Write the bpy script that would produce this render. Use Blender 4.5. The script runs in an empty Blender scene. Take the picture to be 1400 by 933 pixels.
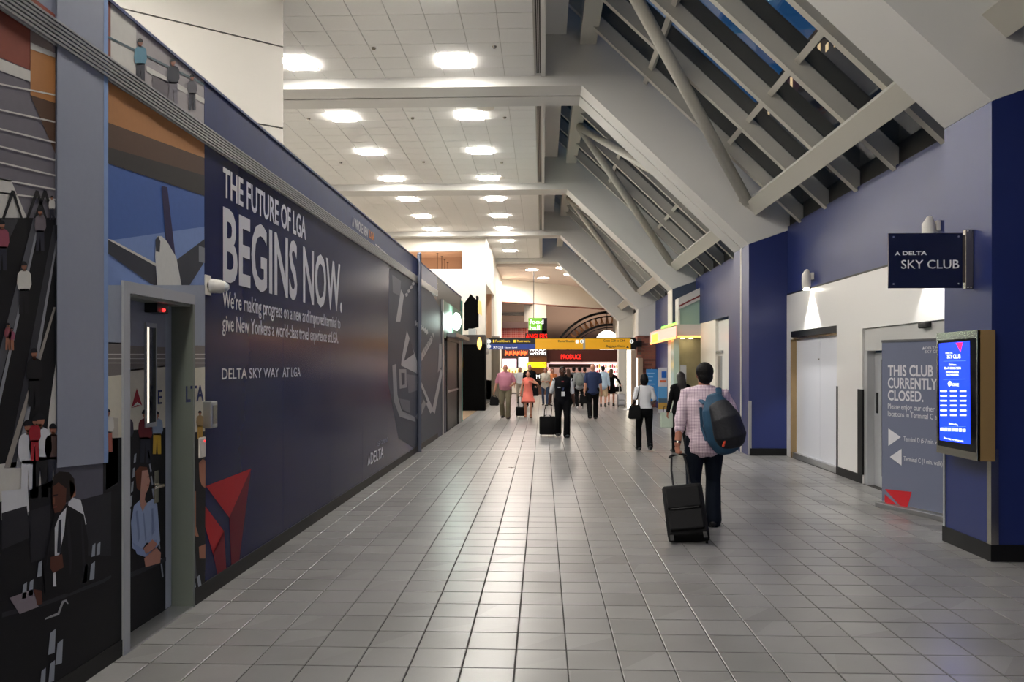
import bpy, bmesh, math, random
from mathutils import Vector, Matrix
random.seed(7)
C = bpy.context.scene.collection
SC = bpy.context.scene
# ---------------------------------------------------------------- camera, sky, exposure
CAMH = 1.74; YAW = math.radians(2.22); FPX = 1085.0; HOR = 500.0
cd = bpy.data.cameras.new('camera'); cam = bpy.data.objects.new('camera', cd); C.objects.link(cam)
cd.sensor_width = 36; cd.lens = FPX/1400*36; cd.shift_y = (HOR-466.5)/1400; cd.clip_start = .05; cd.clip_end = 500
cam.location = (0, 0, CAMH); cam.rotation_euler = (math.pi/2, 0, YAW); SC.camera = cam
w = bpy.data.worlds.new('dusk'); SC.world = w; w.use_nodes = True
bg = w.node_tree.nodes['Background']; bg.inputs[0].default_value = (.028, .13, .33, 1); bg.inputs[1].default_value = .55
SC.view_settings.view_transform = 'Standard'; SC.view_settings.look = 'None'
SC.view_settings.exposure = 0.0; SC.view_settings.gamma = 1
PANEL = 112.0          # radiance of the lay-in ceiling lights
# ---------------------------------------------------------------- helpers
cs, sn = math.cos(YAW), math.sin(YAW)
def ray(px, py):
    a = (px-700)/FPX; b = (HOR-py)/FPX
    return Vector((cs*a-sn, sn*a+cs, b))
O = Vector((0, 0, CAMH))
def onX(px, py, X): r = ray(px, py); return O+r*(X/r.x)
def onY(px, py, Y): r = ray(px, py); return O+r*(Y/r.y)
def onZ(px, py, z=0): r = ray(px, py); return O+r*((z-CAMH)/r.z)
def srgb(c):
    if isinstance(c, str):
        c = c.lstrip('#'); c = [int(c[i:i+2], 16)/255 for i in (0, 2, 4)]
    return tuple((v/12.92 if v <= .04045 else ((v+.055)/1.055)**2.4) for v in c[:3])+(1,)
_m = {}
def mat(name, col, rough=.5, metal=0, coat=0, noise=0, nscale=8, bump=0, bscale=60, emit=0, spec=.5):
    if name in _m: return _m[name]
    m = bpy.data.materials.new(name); m.use_nodes = True; nt = m.node_tree; p = nt.nodes['Principled BSDF']
    c = srgb(col)
    p.inputs['Base Color'].default_value = c; p.inputs['Roughness'].default_value = rough
    p.inputs['Metallic'].default_value = metal; p.inputs['Coat Weight'].default_value = coat
    p.inputs['Coat Roughness'].default_value = .08
    p.inputs['Specular IOR Level'].default_value = spec
    if emit:
        p.inputs['Emission Color'].default_value = c; p.inputs['Emission Strength'].default_value = emit
    tc = None
    if noise or bump:
        tc = nt.nodes.new('ShaderNodeTexCoord')
    if noise:
        n = nt.nodes.new('ShaderNodeTexNoise'); n.inputs['Scale'].default_value = nscale; n.inputs['Detail'].default_value = 4
        nt.links.new(tc.outputs['Object'], n.inputs['Vector'])
        mx = nt.nodes.new('ShaderNodeMix'); mx.data_type = 'RGBA'
        mx.inputs['A'].default_value = tuple(v*(1-noise) for v in c[:3])+(1,)
        mx.inputs['B'].default_value = tuple(min(1, v*(1+noise)) for v in c[:3])+(1,)
        nt.links.new(n.outputs['Fac'], mx.inputs['Factor']); nt.links.new(mx.outputs['Result'], p.inputs['Base Color'])
    if bump:
        n = nt.nodes.new('ShaderNodeTexNoise'); n.inputs['Scale'].default_value = bscale; n.inputs['Detail'].default_value = 3
        nt.links.new(tc.outputs['Object'], n.inputs['Vector'])
        b = nt.nodes.new('ShaderNodeBump'); b.inputs['Strength'].default_value = bump; b.inputs['Distance'].default_value = .01
        nt.links.new(n.outputs['Fac'], b.inputs['Height']); nt.links.new(b.outputs['Normal'], p.inputs['Normal'])
    _m[name] = m; return m
def glass(name, col, rough=.02, alpha=.25):
    if name in _m: return _m[name]
    m = bpy.data.materials.new(name); m.use_nodes = True; nt = m.node_tree; nt.nodes.clear()
    o = nt.nodes.new('ShaderNodeOutputMaterial'); t = nt.nodes.new('ShaderNodeBsdfTransparent'); g = nt.nodes.new('ShaderNodeBsdfGlossy')
    t.inputs[0].default_value = srgb(col); g.inputs['Roughness'].default_value = rough
    lw = nt.nodes.new('ShaderNodeLayerWeight'); pw = nt.nodes.new('ShaderNodeMath'); pw.operation = 'POWER'; pw.inputs[1].default_value = 4
    fr = nt.nodes.new('ShaderNodeMath'); fr.operation = 'MULTIPLY_ADD'; fr.inputs[1].default_value = .7; fr.inputs[2].default_value = .03
    nt.links.new(lw.outputs['Facing'], pw.inputs[0]); nt.links.new(pw.outputs[0], fr.inputs[0])
    mx = nt.nodes.new('ShaderNodeMixShader')
    nt.links.new(fr.outputs[0], mx.inputs[0]); nt.links.new(t.outputs[0], mx.inputs[1]); nt.links.new(g.outputs[0], mx.inputs[2])
    nt.links.new(mx.outputs[0], o.inputs[0]); _m[name] = m; return m
def mk(name, bm, mats, parent=None, smooth=False, recalc=True):
    if recalc: bmesh.ops.recalc_face_normals(bm, faces=bm.faces)
    me = bpy.data.meshes.new(name); bm.to_mesh(me); bm.free()
    if not isinstance(mats, (list, tuple)): mats = [mats]
    for m in mats: me.materials.append(m)
    if smooth: me.polygons.foreach_set('use_smooth', [True]*len(me.polygons))
    o = bpy.data.objects.new(name, me); C.objects.link(o)
    if parent: o.parent = parent
    return o
def tag(o, label=None, cat=None, group=None, kind=None):
    if label: o['label'] = label
    if cat: o['category'] = cat
    if group: o['group'] = group
    if kind: o['kind'] = kind
    return o
def thing(name, label, cat, loc=(0, 0, 0), rz=0, group=None):
    o = bpy.data.objects.new(name, None); C.objects.link(o); o.location = loc; o.rotation_euler = (0, 0, rz)
    o.empty_display_size = .1
    return tag(o, label, cat, group)
def struct(name, loc=(0, 0, 0)):
    o = bpy.data.objects.new(name, None); C.objects.link(o); o.location = loc; o['kind'] = 'structure'; o.empty_display_size = .1
    return o
def box(bm, x0, x1, y0, y1, z0, z1, mi=0, bev=0):
    x0, x1 = sorted((x0, x1)); y0, y1 = sorted((y0, y1)); z0, z1 = sorted((z0, z1))
    v = [bm.verts.new(p) for p in ((x0,y0,z0),(x1,y0,z0),(x1,y1,z0),(x0,y1,z0),(x0,y0,z1),(x1,y0,z1),(x1,y1,z1),(x0,y1,z1))]
    fs = [bm.faces.new([v[i] for i in q]) for q in ((3,2,1,0),(4,5,6,7),(0,1,5,4),(1,2,6,5),(2,3,7,6),(3,0,4,7))]
    for f in fs: f.material_index = mi
    if bev:
        es = list({e for f in fs for e in f.edges})
        bmesh.ops.bevel(bm, geom=es, offset=bev, segments=2, affect='EDGES', profile=.5)
    return fs
def obox(bm, c, ax, half, mi=0, bev=0):
    """oriented box: centre, 3 axes, half sizes"""
    c = Vector(c); A = [Vector(a).normalized()*h for a, h in zip(ax, half)]
    v = []
    for s in ((-1,-1,-1),(1,-1,-1),(1,1,-1),(-1,1,-1),(-1,-1,1),(1,-1,1),(1,1,1),(-1,1,1)):
        v.append(bm.verts.new(c+A[0]*s[0]+A[1]*s[1]+A[2]*s[2]))
    fs = [bm.faces.new([v[i] for i in q]) for q in ((3,2,1,0),(4,5,6,7),(0,1,5,4),(1,2,6,5),(2,3,7,6),(3,0,4,7))]
    for f in fs: f.material_index = mi
    if bev:
        es = list({e for f in fs for e in f.edges})
        bmesh.ops.bevel(bm, geom=es, offset=bev, segments=2, affect='EDGES', profile=.5)
    return fs
def prism(bm, pts, y0, y1, mi=0, axis='Y'):
    def P(p, y): return (p[0], y, p[1]) if axis == 'Y' else ((y, p[0], p[1]) if axis == 'X' else (p[0], p[1], y))
    a = [bm.verts.new(P(p, y0)) for p in pts]; b = [bm.verts.new(P(p, y1)) for p in pts]
    fs = [bm.faces.new(a), bm.faces.new(b[::-1])]; n = len(pts)
    for i in range(n): fs.append(bm.faces.new((a[i], b[i], b[(i+1) % n], a[(i+1) % n])))
    for f in fs: f.material_index = mi
def tube(bm, pts, rads, n=12, ref=(1, 0, 0), mi=0, caps=True, round_=True):
    """tapered sweep; rads: float or (a along ref, b)"""
    pts = [Vector(p) for p in pts]; rads = [(r, r) if not isinstance(r, (tuple, list)) else tuple(r) for r in rads]
    ref = Vector(ref)
    if caps and round_:
        d0 = (pts[0]-pts[1]).normalized(); d1 = (pts[-1]-pts[-2]).normalized()
        r0 = min(rads[0]); r1 = min(rads[-1])
        P0 = [pts[0]+d0*r0*.92, pts[0]+d0*r0*.6]; R0 = [tuple(x*.38 for x in rads[0]), tuple(x*.8 for x in rads[0])]
        P1 = [pts[-1]+d1*r1*.6, pts[-1]+d1*r1*.92]; R1 = [tuple(x*.8 for x in rads[-1]), tuple(x*.38 for x in rads[-1])]
        pts = P0+pts+P1; rads = R0+rads+R1
    rings = []
    for i, p in enumerate(pts):
        if i == 0: t = pts[1]-pts[0]
        elif i == len(pts)-1: t = pts[-1]-pts[-2]
        else: t = (pts[i+1]-p).normalized()+(p-pts[i-1]).normalized()
        t.normalize()
        a = ref-t*ref.dot(t)
        if a.length < 1e-4: a = Vector((0, 1, 0))-t*t.y
        a.normalize(); b = t.cross(a)
        rings.append([bm.verts.new(p+a*rads[i][0]*math.cos(k*2*math.pi/n)+b*rads[i][1]*math.sin(k*2*math.pi/n)) for k in range(n)])
    fs = []
    for r, s in zip(rings, rings[1:]):
        for k in range(n): fs.append(bm.faces.new((r[k], r[(k+1) % n], s[(k+1) % n], s[k])))
    if caps: fs.append(bm.faces.new(rings[0][::-1])); fs.append(bm.faces.new(rings[-1]))
    for f in fs: f.material_index = mi
    return fs
def ell(bm, c, r, rot=None, u=14, v=10, mi=0):
    M = Matrix.Translation(Vector(c)) @ (rot.to_4x4() if rot else Matrix.Identity(4)) @ Matrix.Diagonal((*r, 1))
    g = bmesh.ops.create_uvsphere(bm, u_segments=u, v_segments=v, radius=1, matrix=M)
    for vv in g['verts']:
        for f in vv.link_faces: f.material_index = mi
def B(): return bmesh.new()
def bx(name, x0, x1, y0, y1, z0, z1, m, parent=None, bev=0):
    b = B(); box(b, x0, x1, y0, y1, z0, z1, 0, bev); return mk(name, b, m, parent)
def evalmesh(o):
    dg = bpy.context.evaluated_depsgraph_get(); dg.update()
    me = bpy.data.meshes.new_from_object(o.evaluated_get(dg)); return me
def vox(name, bm, m, parent, size, smooth=4, fac=.5):
    bmesh.ops.recalc_face_normals(bm, faces=bm.faces)
    me = bpy.data.meshes.new(name); bm.to_mesh(me); bm.free()
    o = bpy.data.objects.new(name, me); C.objects.link(o)
    r = o.modifiers.new('r', 'REMESH'); r.mode = 'VOXEL'; r.voxel_size = size
    s = o.modifiers.new('s', 'SMOOTH'); s.iterations = smooth; s.factor = fac
    me2 = evalmesh(o); o.modifiers.clear(); o.data = me2; bpy.data.meshes.remove(me); me2.name = name
    me2.materials.clear()
    for mm in (m if isinstance(m, (list, tuple)) else [m]): me2.materials.append(mm)
    me2.polygons.foreach_set('use_smooth', [True]*len(me2.polygons))
    if parent: o.parent = parent
    return o
class PL:
    """vertical plane: origin, horizontal reading direction u; v is up"""
    def __init__(s, o, u):
        s.o = Vector(o); s.u = Vector(u).normalized(); s.v = Vector((0, 0, 1)); s.n = s.u.cross(s.v)
    def st(s, px, py):
        r = ray(px, py); t = (s.o-O).dot(s.n)/r.dot(s.n); p = O+r*t
        return ((p-s.o).dot(s.u), p.z-s.o.z)
    def P(s, a, b, off=0): return s.o+s.u*a+s.v*b+s.n*off
class Decals:
    def __init__(s, pl, step=.0007): s.pl = pl; s.bm = B(); s.mats = []; s.step = step
    def mi(s, m):
        if m not in s.mats: s.mats.append(m)
        return s.mats.index(m)
    def poly(s, pts, m, layer=1, pix=True):
        q = [s.pl.st(*p) if pix else p for p in pts]
        vs = [s.bm.verts.new(s.pl.P(a, b, s.step*layer)) for a, b in q]
        f = s.bm.faces.new(vs); f.normal_update()
        if f.normal.dot(s.pl.n) < 0: f.normal_flip()
        f.material_index = s.mi(m)
    def rect(s, x0, y0, x1, y1, m, layer=1): s.poly([(x0,y0),(x1,y0),(x1,y1),(x0,y1)], m, layer)
    def build(s, name, parent): return mk(name, s.bm, s.mats, parent, recalc=False)
_cap = None
def text(body, pl, px0, base, cap, px1, m, parent, name='lettering', off=.002, ext=.0008, weight=0.0, st=None, pym=None):
    """lettering lying on plane pl; left px0 with baseline/cap pixel rows, right end px1"""
    global _cap
    def conv(t):
        cu = bpy.data.curves.new('t', 'FONT'); cu.body = t; cu.size = 1; cu.extrude = 0; cu.offset = weight; cu.resolution_u = 3
        o = bpy.data.objects.new('t', cu); C.objects.link(o); me = evalmesh(o)
        bpy.data.objects.remove(o); bpy.data.curves.remove(cu); return me
    if _cap is None:
        w0 = weight; weight = 0; h = conv('H'); _cap = max(v.co.y for v in h.vertices); weight = w0
    me = conv(body)
    if st: s0, z0, z1, s1 = st
    else:
        s0, z0 = pl.st(px0, base); _, z1 = pl.st(px0, cap); s1 = pl.st(px1, pym or base)[0]
    xs = [v.co.x for v in me.vertices]; a, b = min(xs), max(xs); sx = (s1-s0)/(b-a); sy = (z1-z0)/_cap
    bm = B(); bm.from_mesh(me); bpy.data.meshes.remove(me)
    for v in bm.verts:
        v.co = pl.P(s0+(v.co.x-a)*sx, z0+v.co.y*sy, off)
    if ext:
        r = bmesh.ops.extrude_face_region(bm, geom=list(bm.faces))
        for e in r['geom']:
            if isinstance(e, bmesh.types.BMVert): e.co += pl.n*ext
    for f in bm.faces: f.smooth = False
    return mk(name, bm, m, parent)
# ---------------------------------------------------------------- materials
WHITE = mat('painted_white', '#dedad2', .55, bump=.03); CREAM = mat('cream_wall', '#e6e0d4', .6)
GIRD = mat('girder_paint', '#d2d1cd', .5, bump=.04, bscale=90); STEELP = mat('painted_steel', '#c2bfb4', .45)
NAVY = mat('navy_wall_paint', '#1a2860', .42, noise=.06, nscale=3)
NAVYP = mat('navy_print', '#0f1a4c', .2, spec=.1, noise=.1, nscale=2.5)
NAVYT = mat('navy_print_upper', '#10265c', .35, spec=.15, noise=.25, nscale=6)
BLACK = mat('black_rubber', '#0b0b0d', .5, spec=.3); DARK = mat('dark_metal', '#18181a', .4, .3, spec=.3)
ALU = mat('aluminium', '#b8b9ba', .3, .9); STEEL = mat('brushed_steel', '#a9a49a', .25, 1, bump=.02, bscale=200)
TXT = mat('print_white', '#d5d5da', .5); SLATE = mat('slate_panel', '#3a4658', .35, noise=.25, nscale=7)
EM = lambda n, c, e: mat(n, c, .5, emit=e)
# ---------------------------------------------------------------- large structure
XL = -2.525; XC = 3.98; XR = 4.70; ZC = 7.40; ZB = 7.20; XK = .757
PORT = [(7.2, 8.03), (15.5, 16.7), (24.6, 25.4), (33.3, 34.1), (41.8, 42.6)]
# floor: grout bed with every tile laid on it
fl = struct('floor')
GROUT = mat('grout', '#2e2c2a', .8)
b = B(); box(b, -8, 9, -5, 62, -.2, -.006); mk('grout_bed', b, GROUT, fl)
def tile_mat():
    m = bpy.data.materials.new('floor_tile'); m.use_nodes = True; nt = m.node_tree; p = nt.nodes['Principled BSDF']
    N = nt.nodes.new; L = nt.links.new
    g = N('ShaderNodeNewGeometry'); a = N('ShaderNodeVectorMath'); a.operation = 'ADD'; a.inputs[1].default_value = (.161, -.26+.305*40, 0)
    d = N('ShaderNodeVectorMath'); d.operation = 'DIVIDE'; d.inputs[1].default_value = (.305, .305, 1)
    f = N('ShaderNodeVectorMath'); f.operation = 'FLOOR'; wn = N('ShaderNodeTexWhiteNoise')
    L(g.outputs['Position'], a.inputs[0]); L(a.outputs[0], d.inputs[0]); L(d.outputs[0], f.inputs[0]); L(f.outputs[0], wn.inputs['Vector'])
    n = N('ShaderNodeTexNoise'); n.inputs['Scale'].default_value = 1.3; n.inputs['Detail'].default_value = 6; L(g.outputs['Position'], n.inputs['Vector'])
    n2 = N('ShaderNodeTexNoise'); n2.inputs['Scale'].default_value = 90; L(g.outputs['Position'], n2.inputs['Vector'])
    ad = N('ShaderNodeMath'); ad.operation = 'MULTIPLY_ADD'; ad.inputs[1].default_value = .35; L(wn.outputs['Value'], ad.inputs[0]); L(n.outputs['Fac'], ad.inputs[2])
    r = N('ShaderNodeValToRGB'); r.color_ramp.elements[0].color = srgb('#6d6c6b'); r.color_ramp.elements[1].color = srgb('#858483')
    r.color_ramp.elements[0].position = .4; r.color_ramp.elements[1].position = .95
    L(ad.outputs[0], r.inputs[0]); L(r.outputs[0], p.inputs['Base Color'])
    mr = N('ShaderNodeMapRange'); mr.inputs['To Min'].default_value = .25; mr.inputs['To Max'].default_value = .34
    L(n.outputs['Fac'], mr.inputs[0]); L(mr.outputs[0], p.inputs['Roughness'])
    bp = N('ShaderNodeBump'); bp.inputs['Strength'].default_value = .06; bp.inputs['Distance'].default_value = .004
    L(n2.outputs['Fac'], bp.inputs['Height']); L(bp.outputs[0], p.inputs['Normal'])
    p.inputs['Specular IOR Level'].default_value = .42
    return m
TILE = tile_mat(); T = .305
def tile_into(bm, x0, x1, y0, y1):
    g = .0045; e = .003
    o = [(x0+g, y0+g), (x1-g, y0+g), (x1-g, y1-g), (x0+g, y1-g)]; i = [(x0+g+e, y0+g+e), (x1-g-e, y0+g+e), (x1-g-e, y1-g-e), (x0+g+e, y1-g-e)]
    A = [bm.verts.new((x, y, -.006)) for x, y in o]; M = [bm.verts.new((x, y, -.0015)) for x, y in o]; Tt = [bm.verts.new((x, y, 0)) for x, y in i]
    bm.faces.new(Tt)
    for k in range(4):
        q = (k+1) % 4
        bm.faces.new((A[k], A[q], M[q], M[k])); bm.faces.new((M[k], M[q], Tt[q], Tt[k]))
xs = [-.161+T*k for k in range(-8, 17)]; ys = [6.08-.305*12+T*k for k in range(-4, 150)]
cells = []
for x in xs:
    for y in ys:
        x0, x1 = max(x, XL), min(x+T, XR)
        if x1-x0 < .03: continue
        c = Vector((x+T/2, y+T/2, 0)); d = c.y*cs-c.x*sn; u = c.x*cs+c.y*sn
        vis = d > 3.95 and -648 < u/d*FPX < 690
        cells.append((0 if vis else 1, d, x0, x1, y))
cells.sort(); proto = {}
rest = B()
for k, (nv, d, x0, x1, y) in enumerate(cells):
    if k < 300 and not nv:
        key = round(x1-x0, 3)
        if key not in proto:
            bm = B(); tile_into(bm, 0, x1-x0, 0, T); me = bpy.data.meshes.new('tile'); bmesh.ops.recalc_face_normals(bm, faces=bm.faces); bm.to_mesh(me); bm.free(); me.materials.append(TILE); proto[key] = me
        o = bpy.data.objects.new('tile', proto[key]); C.objects.link(o); o.location = (x0, y, 0); o.parent = fl
        o.rotation_euler = (random.uniform(-.0012, .0012), random.uniform(-.0012, .0012), 0)
    else: tile_into(rest, x0, x1, y, y+T)
tag(mk('tile', rest, TILE, fl), 'the smaller far floor tiles', kind='stuff')
bx('expansion_strip', XL, XC, 16.05, 16.14, -.005, .003, ALU, fl)
bx('bounce_sheet', -7.5, XL-.2, -4.9, 24, -.005, .004, mat('bounce_sheet', '#dedcd6', .9), fl)  # unseen pale sheet added behind the barrier to bounce light onto the ceiling
bx('carpet', -8, XL, 25.4, 36, -.005, .001, mat('tan_carpet', '#7a6650', .9, noise=.5, nscale=5), fl)
# ceiling with lay-in tiles and square light panels
ce = struct('ceiling'); CT = .585
CTM = mat('ceiling_tile', '#f0efeb', .85, noise=.03, nscale=40, bump=.1, bscale=150)
GRID = mat('ceiling_grid', '#c4c1ba', .6)
bays = [(-5, 7.2), (8.03, 15.5), (16.7, 24.6), (25.4, 33.3), (34.1, 41.8)]
b = B()
for y0, y1 in bays: box(b, -7.5, -.02, y0, y1, ZC+.012, ZC+.3)
mk('ceiling_deck', b, GRID, ce)
LY = [2.85, 5.8, 8.9, 11.75, 14.65, 17.85, 20.8, 23.8, 26.75, 29.8, 32.6, 35.9, 38.9, -.2, -3.2]; LX = [-1.62, -4.55]
PAN = EM('light_panel', '#fff9f1', PANEL)
lights = [(x, y) for y in LY for x in LX]
cells = []
for bi, (y0, y1) in enumerate(bays):
    ph = [y for y in LY if y0 < y < y1][0]-CT/2
    k0 = int((y0-ph)/CT)-2
    for k in range(k0, k0+30):
        a, c_ = max(ph+k*CT, y0), min(ph+(k+1)*CT, y1)
        if c_-a < .04: continue
        for j in range(-9, 4):
            xa = LX[0]-CT/2+j*CT; xb = xa+CT; xb2 = min(xb, -.14); xa = max(xa, -7.5)
            if xb2-xa < .04: continue
            if any(abs((xa+xb)/2-lx) < .28 and abs((a+c_)/2-ly) < .3 for lx, ly in lights) and xb2 == xb: continue
            d = a; u = (xa+xb)/2; vis = (d > 9.5 and u > -.36*d and u > -6)
            cells.append((0 if vis else 1, d, xa, xb2, a, c_))
cells.sort(); rest = B(); cp = {}
for k, (nv, d, xa, xb, a, c_) in enumerate(cells):
    if k < 300 and not nv:
        key = (round(xb-xa, 3), round(c_-a, 3))
        if key not in cp:
            bm = B(); box(bm, .006, xb-xa-.006, .006, c_-a-.006, -.006, .012); me = bpy.data.meshes.new('ceiling_tile'); bm.to_mesh(me); bm.free(); me.materials.append(CTM); cp[key] = me
        o = bpy.data.objects.new('ceiling_tile', cp[key]); C.objects.link(o); o.location = (xa, a, ZC); o.parent = ce
    else: box(rest, xa+.006, xb-.006, a+.006, c_-.006, ZC-.006, ZC+.012)
tag(mk('ceiling_tile', rest, CTM, ce), kind='stuff')
for y0, y1 in bays[:4]:      # linear slot diffuser along the edge
    yy0 = max(y0, -4)
    b = B()
    for k in range(4): box(b, -.13+k*.03, -.122+k*.03, yy0+.1, y1-.12, ZC-.012, ZC+.01)
    mk('slot_diffuser', b, ALU, ce)
    bx('slot_shadow_gap', -.134, -.03, yy0+.1, y1-.12, ZC+.004, ZC+.0115, BLACK, ce)
    bx('edge_fascia', -.03, .05, y0, y1, ZC-.02, 8.2, GIRD, ce)
    bx('upper_soffit', .05, .46, y0, y1, 8.2, 8.35, GIRD, ce)
gnames = ['first', 'second', 'third', 'fourth', 'fifth', 'sixth', 'seventh', 'eighth', 'ninth']
b = B(); box(b, -.27, .27, -.27, .27, -.034, .0); lme = bpy.data.meshes.new('diffuser'); b.to_mesh(lme); b.free(); lme.materials.append(PAN)
b = B()
for s in (-1, 1):
    box(b, s*.27, s*.288, -.288, .288, -.016, .01); box(b, -.27, .27, s*.27, s*.288, -.016, .01)
fme = bpy.data.meshes.new('frame'); b.to_mesh(fme); b.free(); fme.materials.append(WHITE)
vis_rows = [y for y in sorted(LY) if y > 13.5]
for y in LY:
    for i, x in enumerate(LX):
        if y in vis_rows:
            k = vis_rows.index(y); side = ['right', 'left'][i]
            lb = 'square ceiling light panel, %s in the %s-hand row counting from nearest' % (gnames[min(k, 8)], side); g = 'square ceiling lights'
        else: lb = 'square ceiling light panel above the camera end, %s row, %s-hand column' % (gnames[sorted(LY).index(y)], ['right', 'left'][i]); g = 'ceiling lights overhead'
        t = thing('ceiling_light', lb, 'light', (x, y, ZC), 0, g)
        for nm, me in (('diffuser', lme), ('frame', fme)):
            o = bpy.data.objects.new(nm, me); C.objects.link(o); o.parent = t
# ceiling heads (sprinklers, smoke detectors)
for i, (px, py) in enumerate(((511, 65), (676, 63), (422, 162), (564, 161), (690, 160), (466, 222), (579, 221), (686, 222))):
    p = onZ(px, py, ZC); b = B(); tube(b, [(0, 0, 0), (0, 0, -.03)], [.045, .03], 12, round_=False); o = mk('sprinkler_head', b, STEEL, None)
    o.location = p+Vector((0, 0, -.004)); tag(o, 'small round sprinkler cover in the ceiling, %s from the near end' % gnames[i], 'sprinkler', 'sprinkler covers')
for i, (px, py, wd) in enumerate(((664, 147, 'nearer'), (682, 243, 'farther'))):
    p = onZ(px, py, ZC); b = B(); tube(b, [(0, 0, 0), (0, 0, -.02)], [.2, .18], 24, round_=False); o = mk('ceiling_speaker', b, CREAM, None)
    o.location = p+Vector((0, 0, -.004)); tag(o, '%s round flat speaker cover in the ceiling' % wd, 'speaker', 'ceiling speakers')
# portal frames
COLP = [(XC, 0), (XR+.28, 0), (XR+.28, 4.435), (XC, 4.085)]
for i, (y0, y1) in enumerate(PORT):
    t = struct('trim_%d' % (i+1))
    poly = [(-7.5, ZB), (XK, ZB), (XC, 4.09), (4.98, 4.44), (.46, 8.79), (-.1, 8.79), (-.1, 7.7), (-7.5, 7.7)]
    b = B()
    if i == 1:
        ym = (y0+y1)/2; prism(b, poly, y0, ym-.03); prism(b, poly, ym+.03, y1)
        off = .09; p2 = [(-7.5, ZB+off), (XK+.04, ZB+off), (XC+off, 4.09+off), (4.9, 4.44), (.46, 8.7), (-.1, 8.7), (-.1, 7.7), (-7.5, 7.7)]
        mk('girder', b, GIRD, t); b = B(); prism(b, p2, ym-.03, ym+.03); mk('groove', b, DARK, t)
    else:
        prism(b, poly, y0, y1); mk('girder', b, GIRD, t)
    if i == 1:
        b = B(); prism(b, COLP, y0, ym-.06); box(b, XC, XR+.3, ym+.06, y1, 0, 4.085); box(b, XC+.05, XR+.3, ym-.06, ym+.06, 0, 4.09); mk('column', b, NAVY, t)
        bx('joint_cover', XC-.005, XC+.05, ym-.055, ym-.02, .0, 4.09, ALU, t); bx('joint_cover', XC-.005, XC+.05, ym+.02, ym+.055, .0, 4.09, WHITE, t)
        bx('baseboard', XC+.02, XR, y0-.015, y0, 0, .14, BLACK, t)
        bx('corner_guard', XC-.008, XC+.05, y0-.008, y0+.05, .02, 1.06, ALU, t)
        bx('corner_guard', XC+.005, XC+.03, y1, y1+.01, .02, 4.05, ALU, t)
    elif i == 0:
        b = B(); prism(b, [(XC, 0), (6.3, 0), (6.3, 4.8), (XC+.9, 4.41), (XC, 4.085)], y0, y1); mk('column', b, NAVY, t)
        b = B(); box(b, XC-.015, 6.3, y0-.015, y0, 0, .15); box(b, XC-.015, XC, y0, y1+.015, 0, .15); mk('baseboard', b, BLACK, t)
        b = B(); box(b, XC-.012, XC+.055, y0-.012, y0, .15, 1.0); box(b, XC-.012, XC, y0, y0+.055, .15, 1.0); mk('corner_guard', b, STEEL, t)
        b = B(); box(b, XC-.012, XC, y1-.03, y1+.006, .15, 1.5); mk('corner_guard', b, ALU, t)
    elif i == 2:
        b = B(); prism(b, [(XC+.01, 0), (XR+.28, 0), (XR+.28, 4.43), (XC+.01, 4.085)], y0-.005, y1); mk('column', b, SLATE, t); bx('side_cladding', XC-.01, XC+.01, y0-.01, y1, 0, 4.08, CREAM, t)
    elif i == 3:
        b = B(); prism(b, [(XC, 2.99), (XR+.28, 2.99), (XR+.28, 4.43), (XC, 4.085)], y0, y1); mk('column', b, GIRD, t)
    else: b = B(); prism(b, COLP, y0, y1); mk('column', b, GIRD, t)
# brick cladding of the fourth column
BR = [mat('brick_a', '#8a5446', .8, noise=.2, nscale=20), mat('brick_b', '#6b3f36', .8, noise=.2, nscale=20), mat('brick_c', '#8f5a48', .8, noise=.2, nscale=20)]
bc = struct('trim_6'); y0, y1 = PORT[3]
bx('mortar_core', XC-.03, XR+.25, y0-.05, y1, 0, 2.98, mat('mortar', '#6f6258', .9), bc)
bm_ = []
for mi in range(3):
    b = B(); box(b, 0, .29, 0, .02, 0, .085); me = bpy.data.meshes.new('brick'); b.to_mesh(me); b.free(); me.materials.append(BR[mi]); bm_.append(me)
for r in range(31):
    for c_ in range(4):
        x = XC-.04+c_*.3-(.15 if r % 2 else 0)
        if x < XC-.1: continue
        o = bpy.data.objects.new('brick', random.choice(bm_)); C.objects.link(o); o.location = (x, y0-.07, .02+r*.095); o.parent = bc
b = B()
for r in range(31):
    for c_ in range(3): box(b, XC-.05, XC-.03, y0-.06+c_*.3, y0+.23+c_*.3, .02+r*.095, .105+r*.095)
tag(mk('brick', b, BR[0], bc), kind='stuff')
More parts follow.
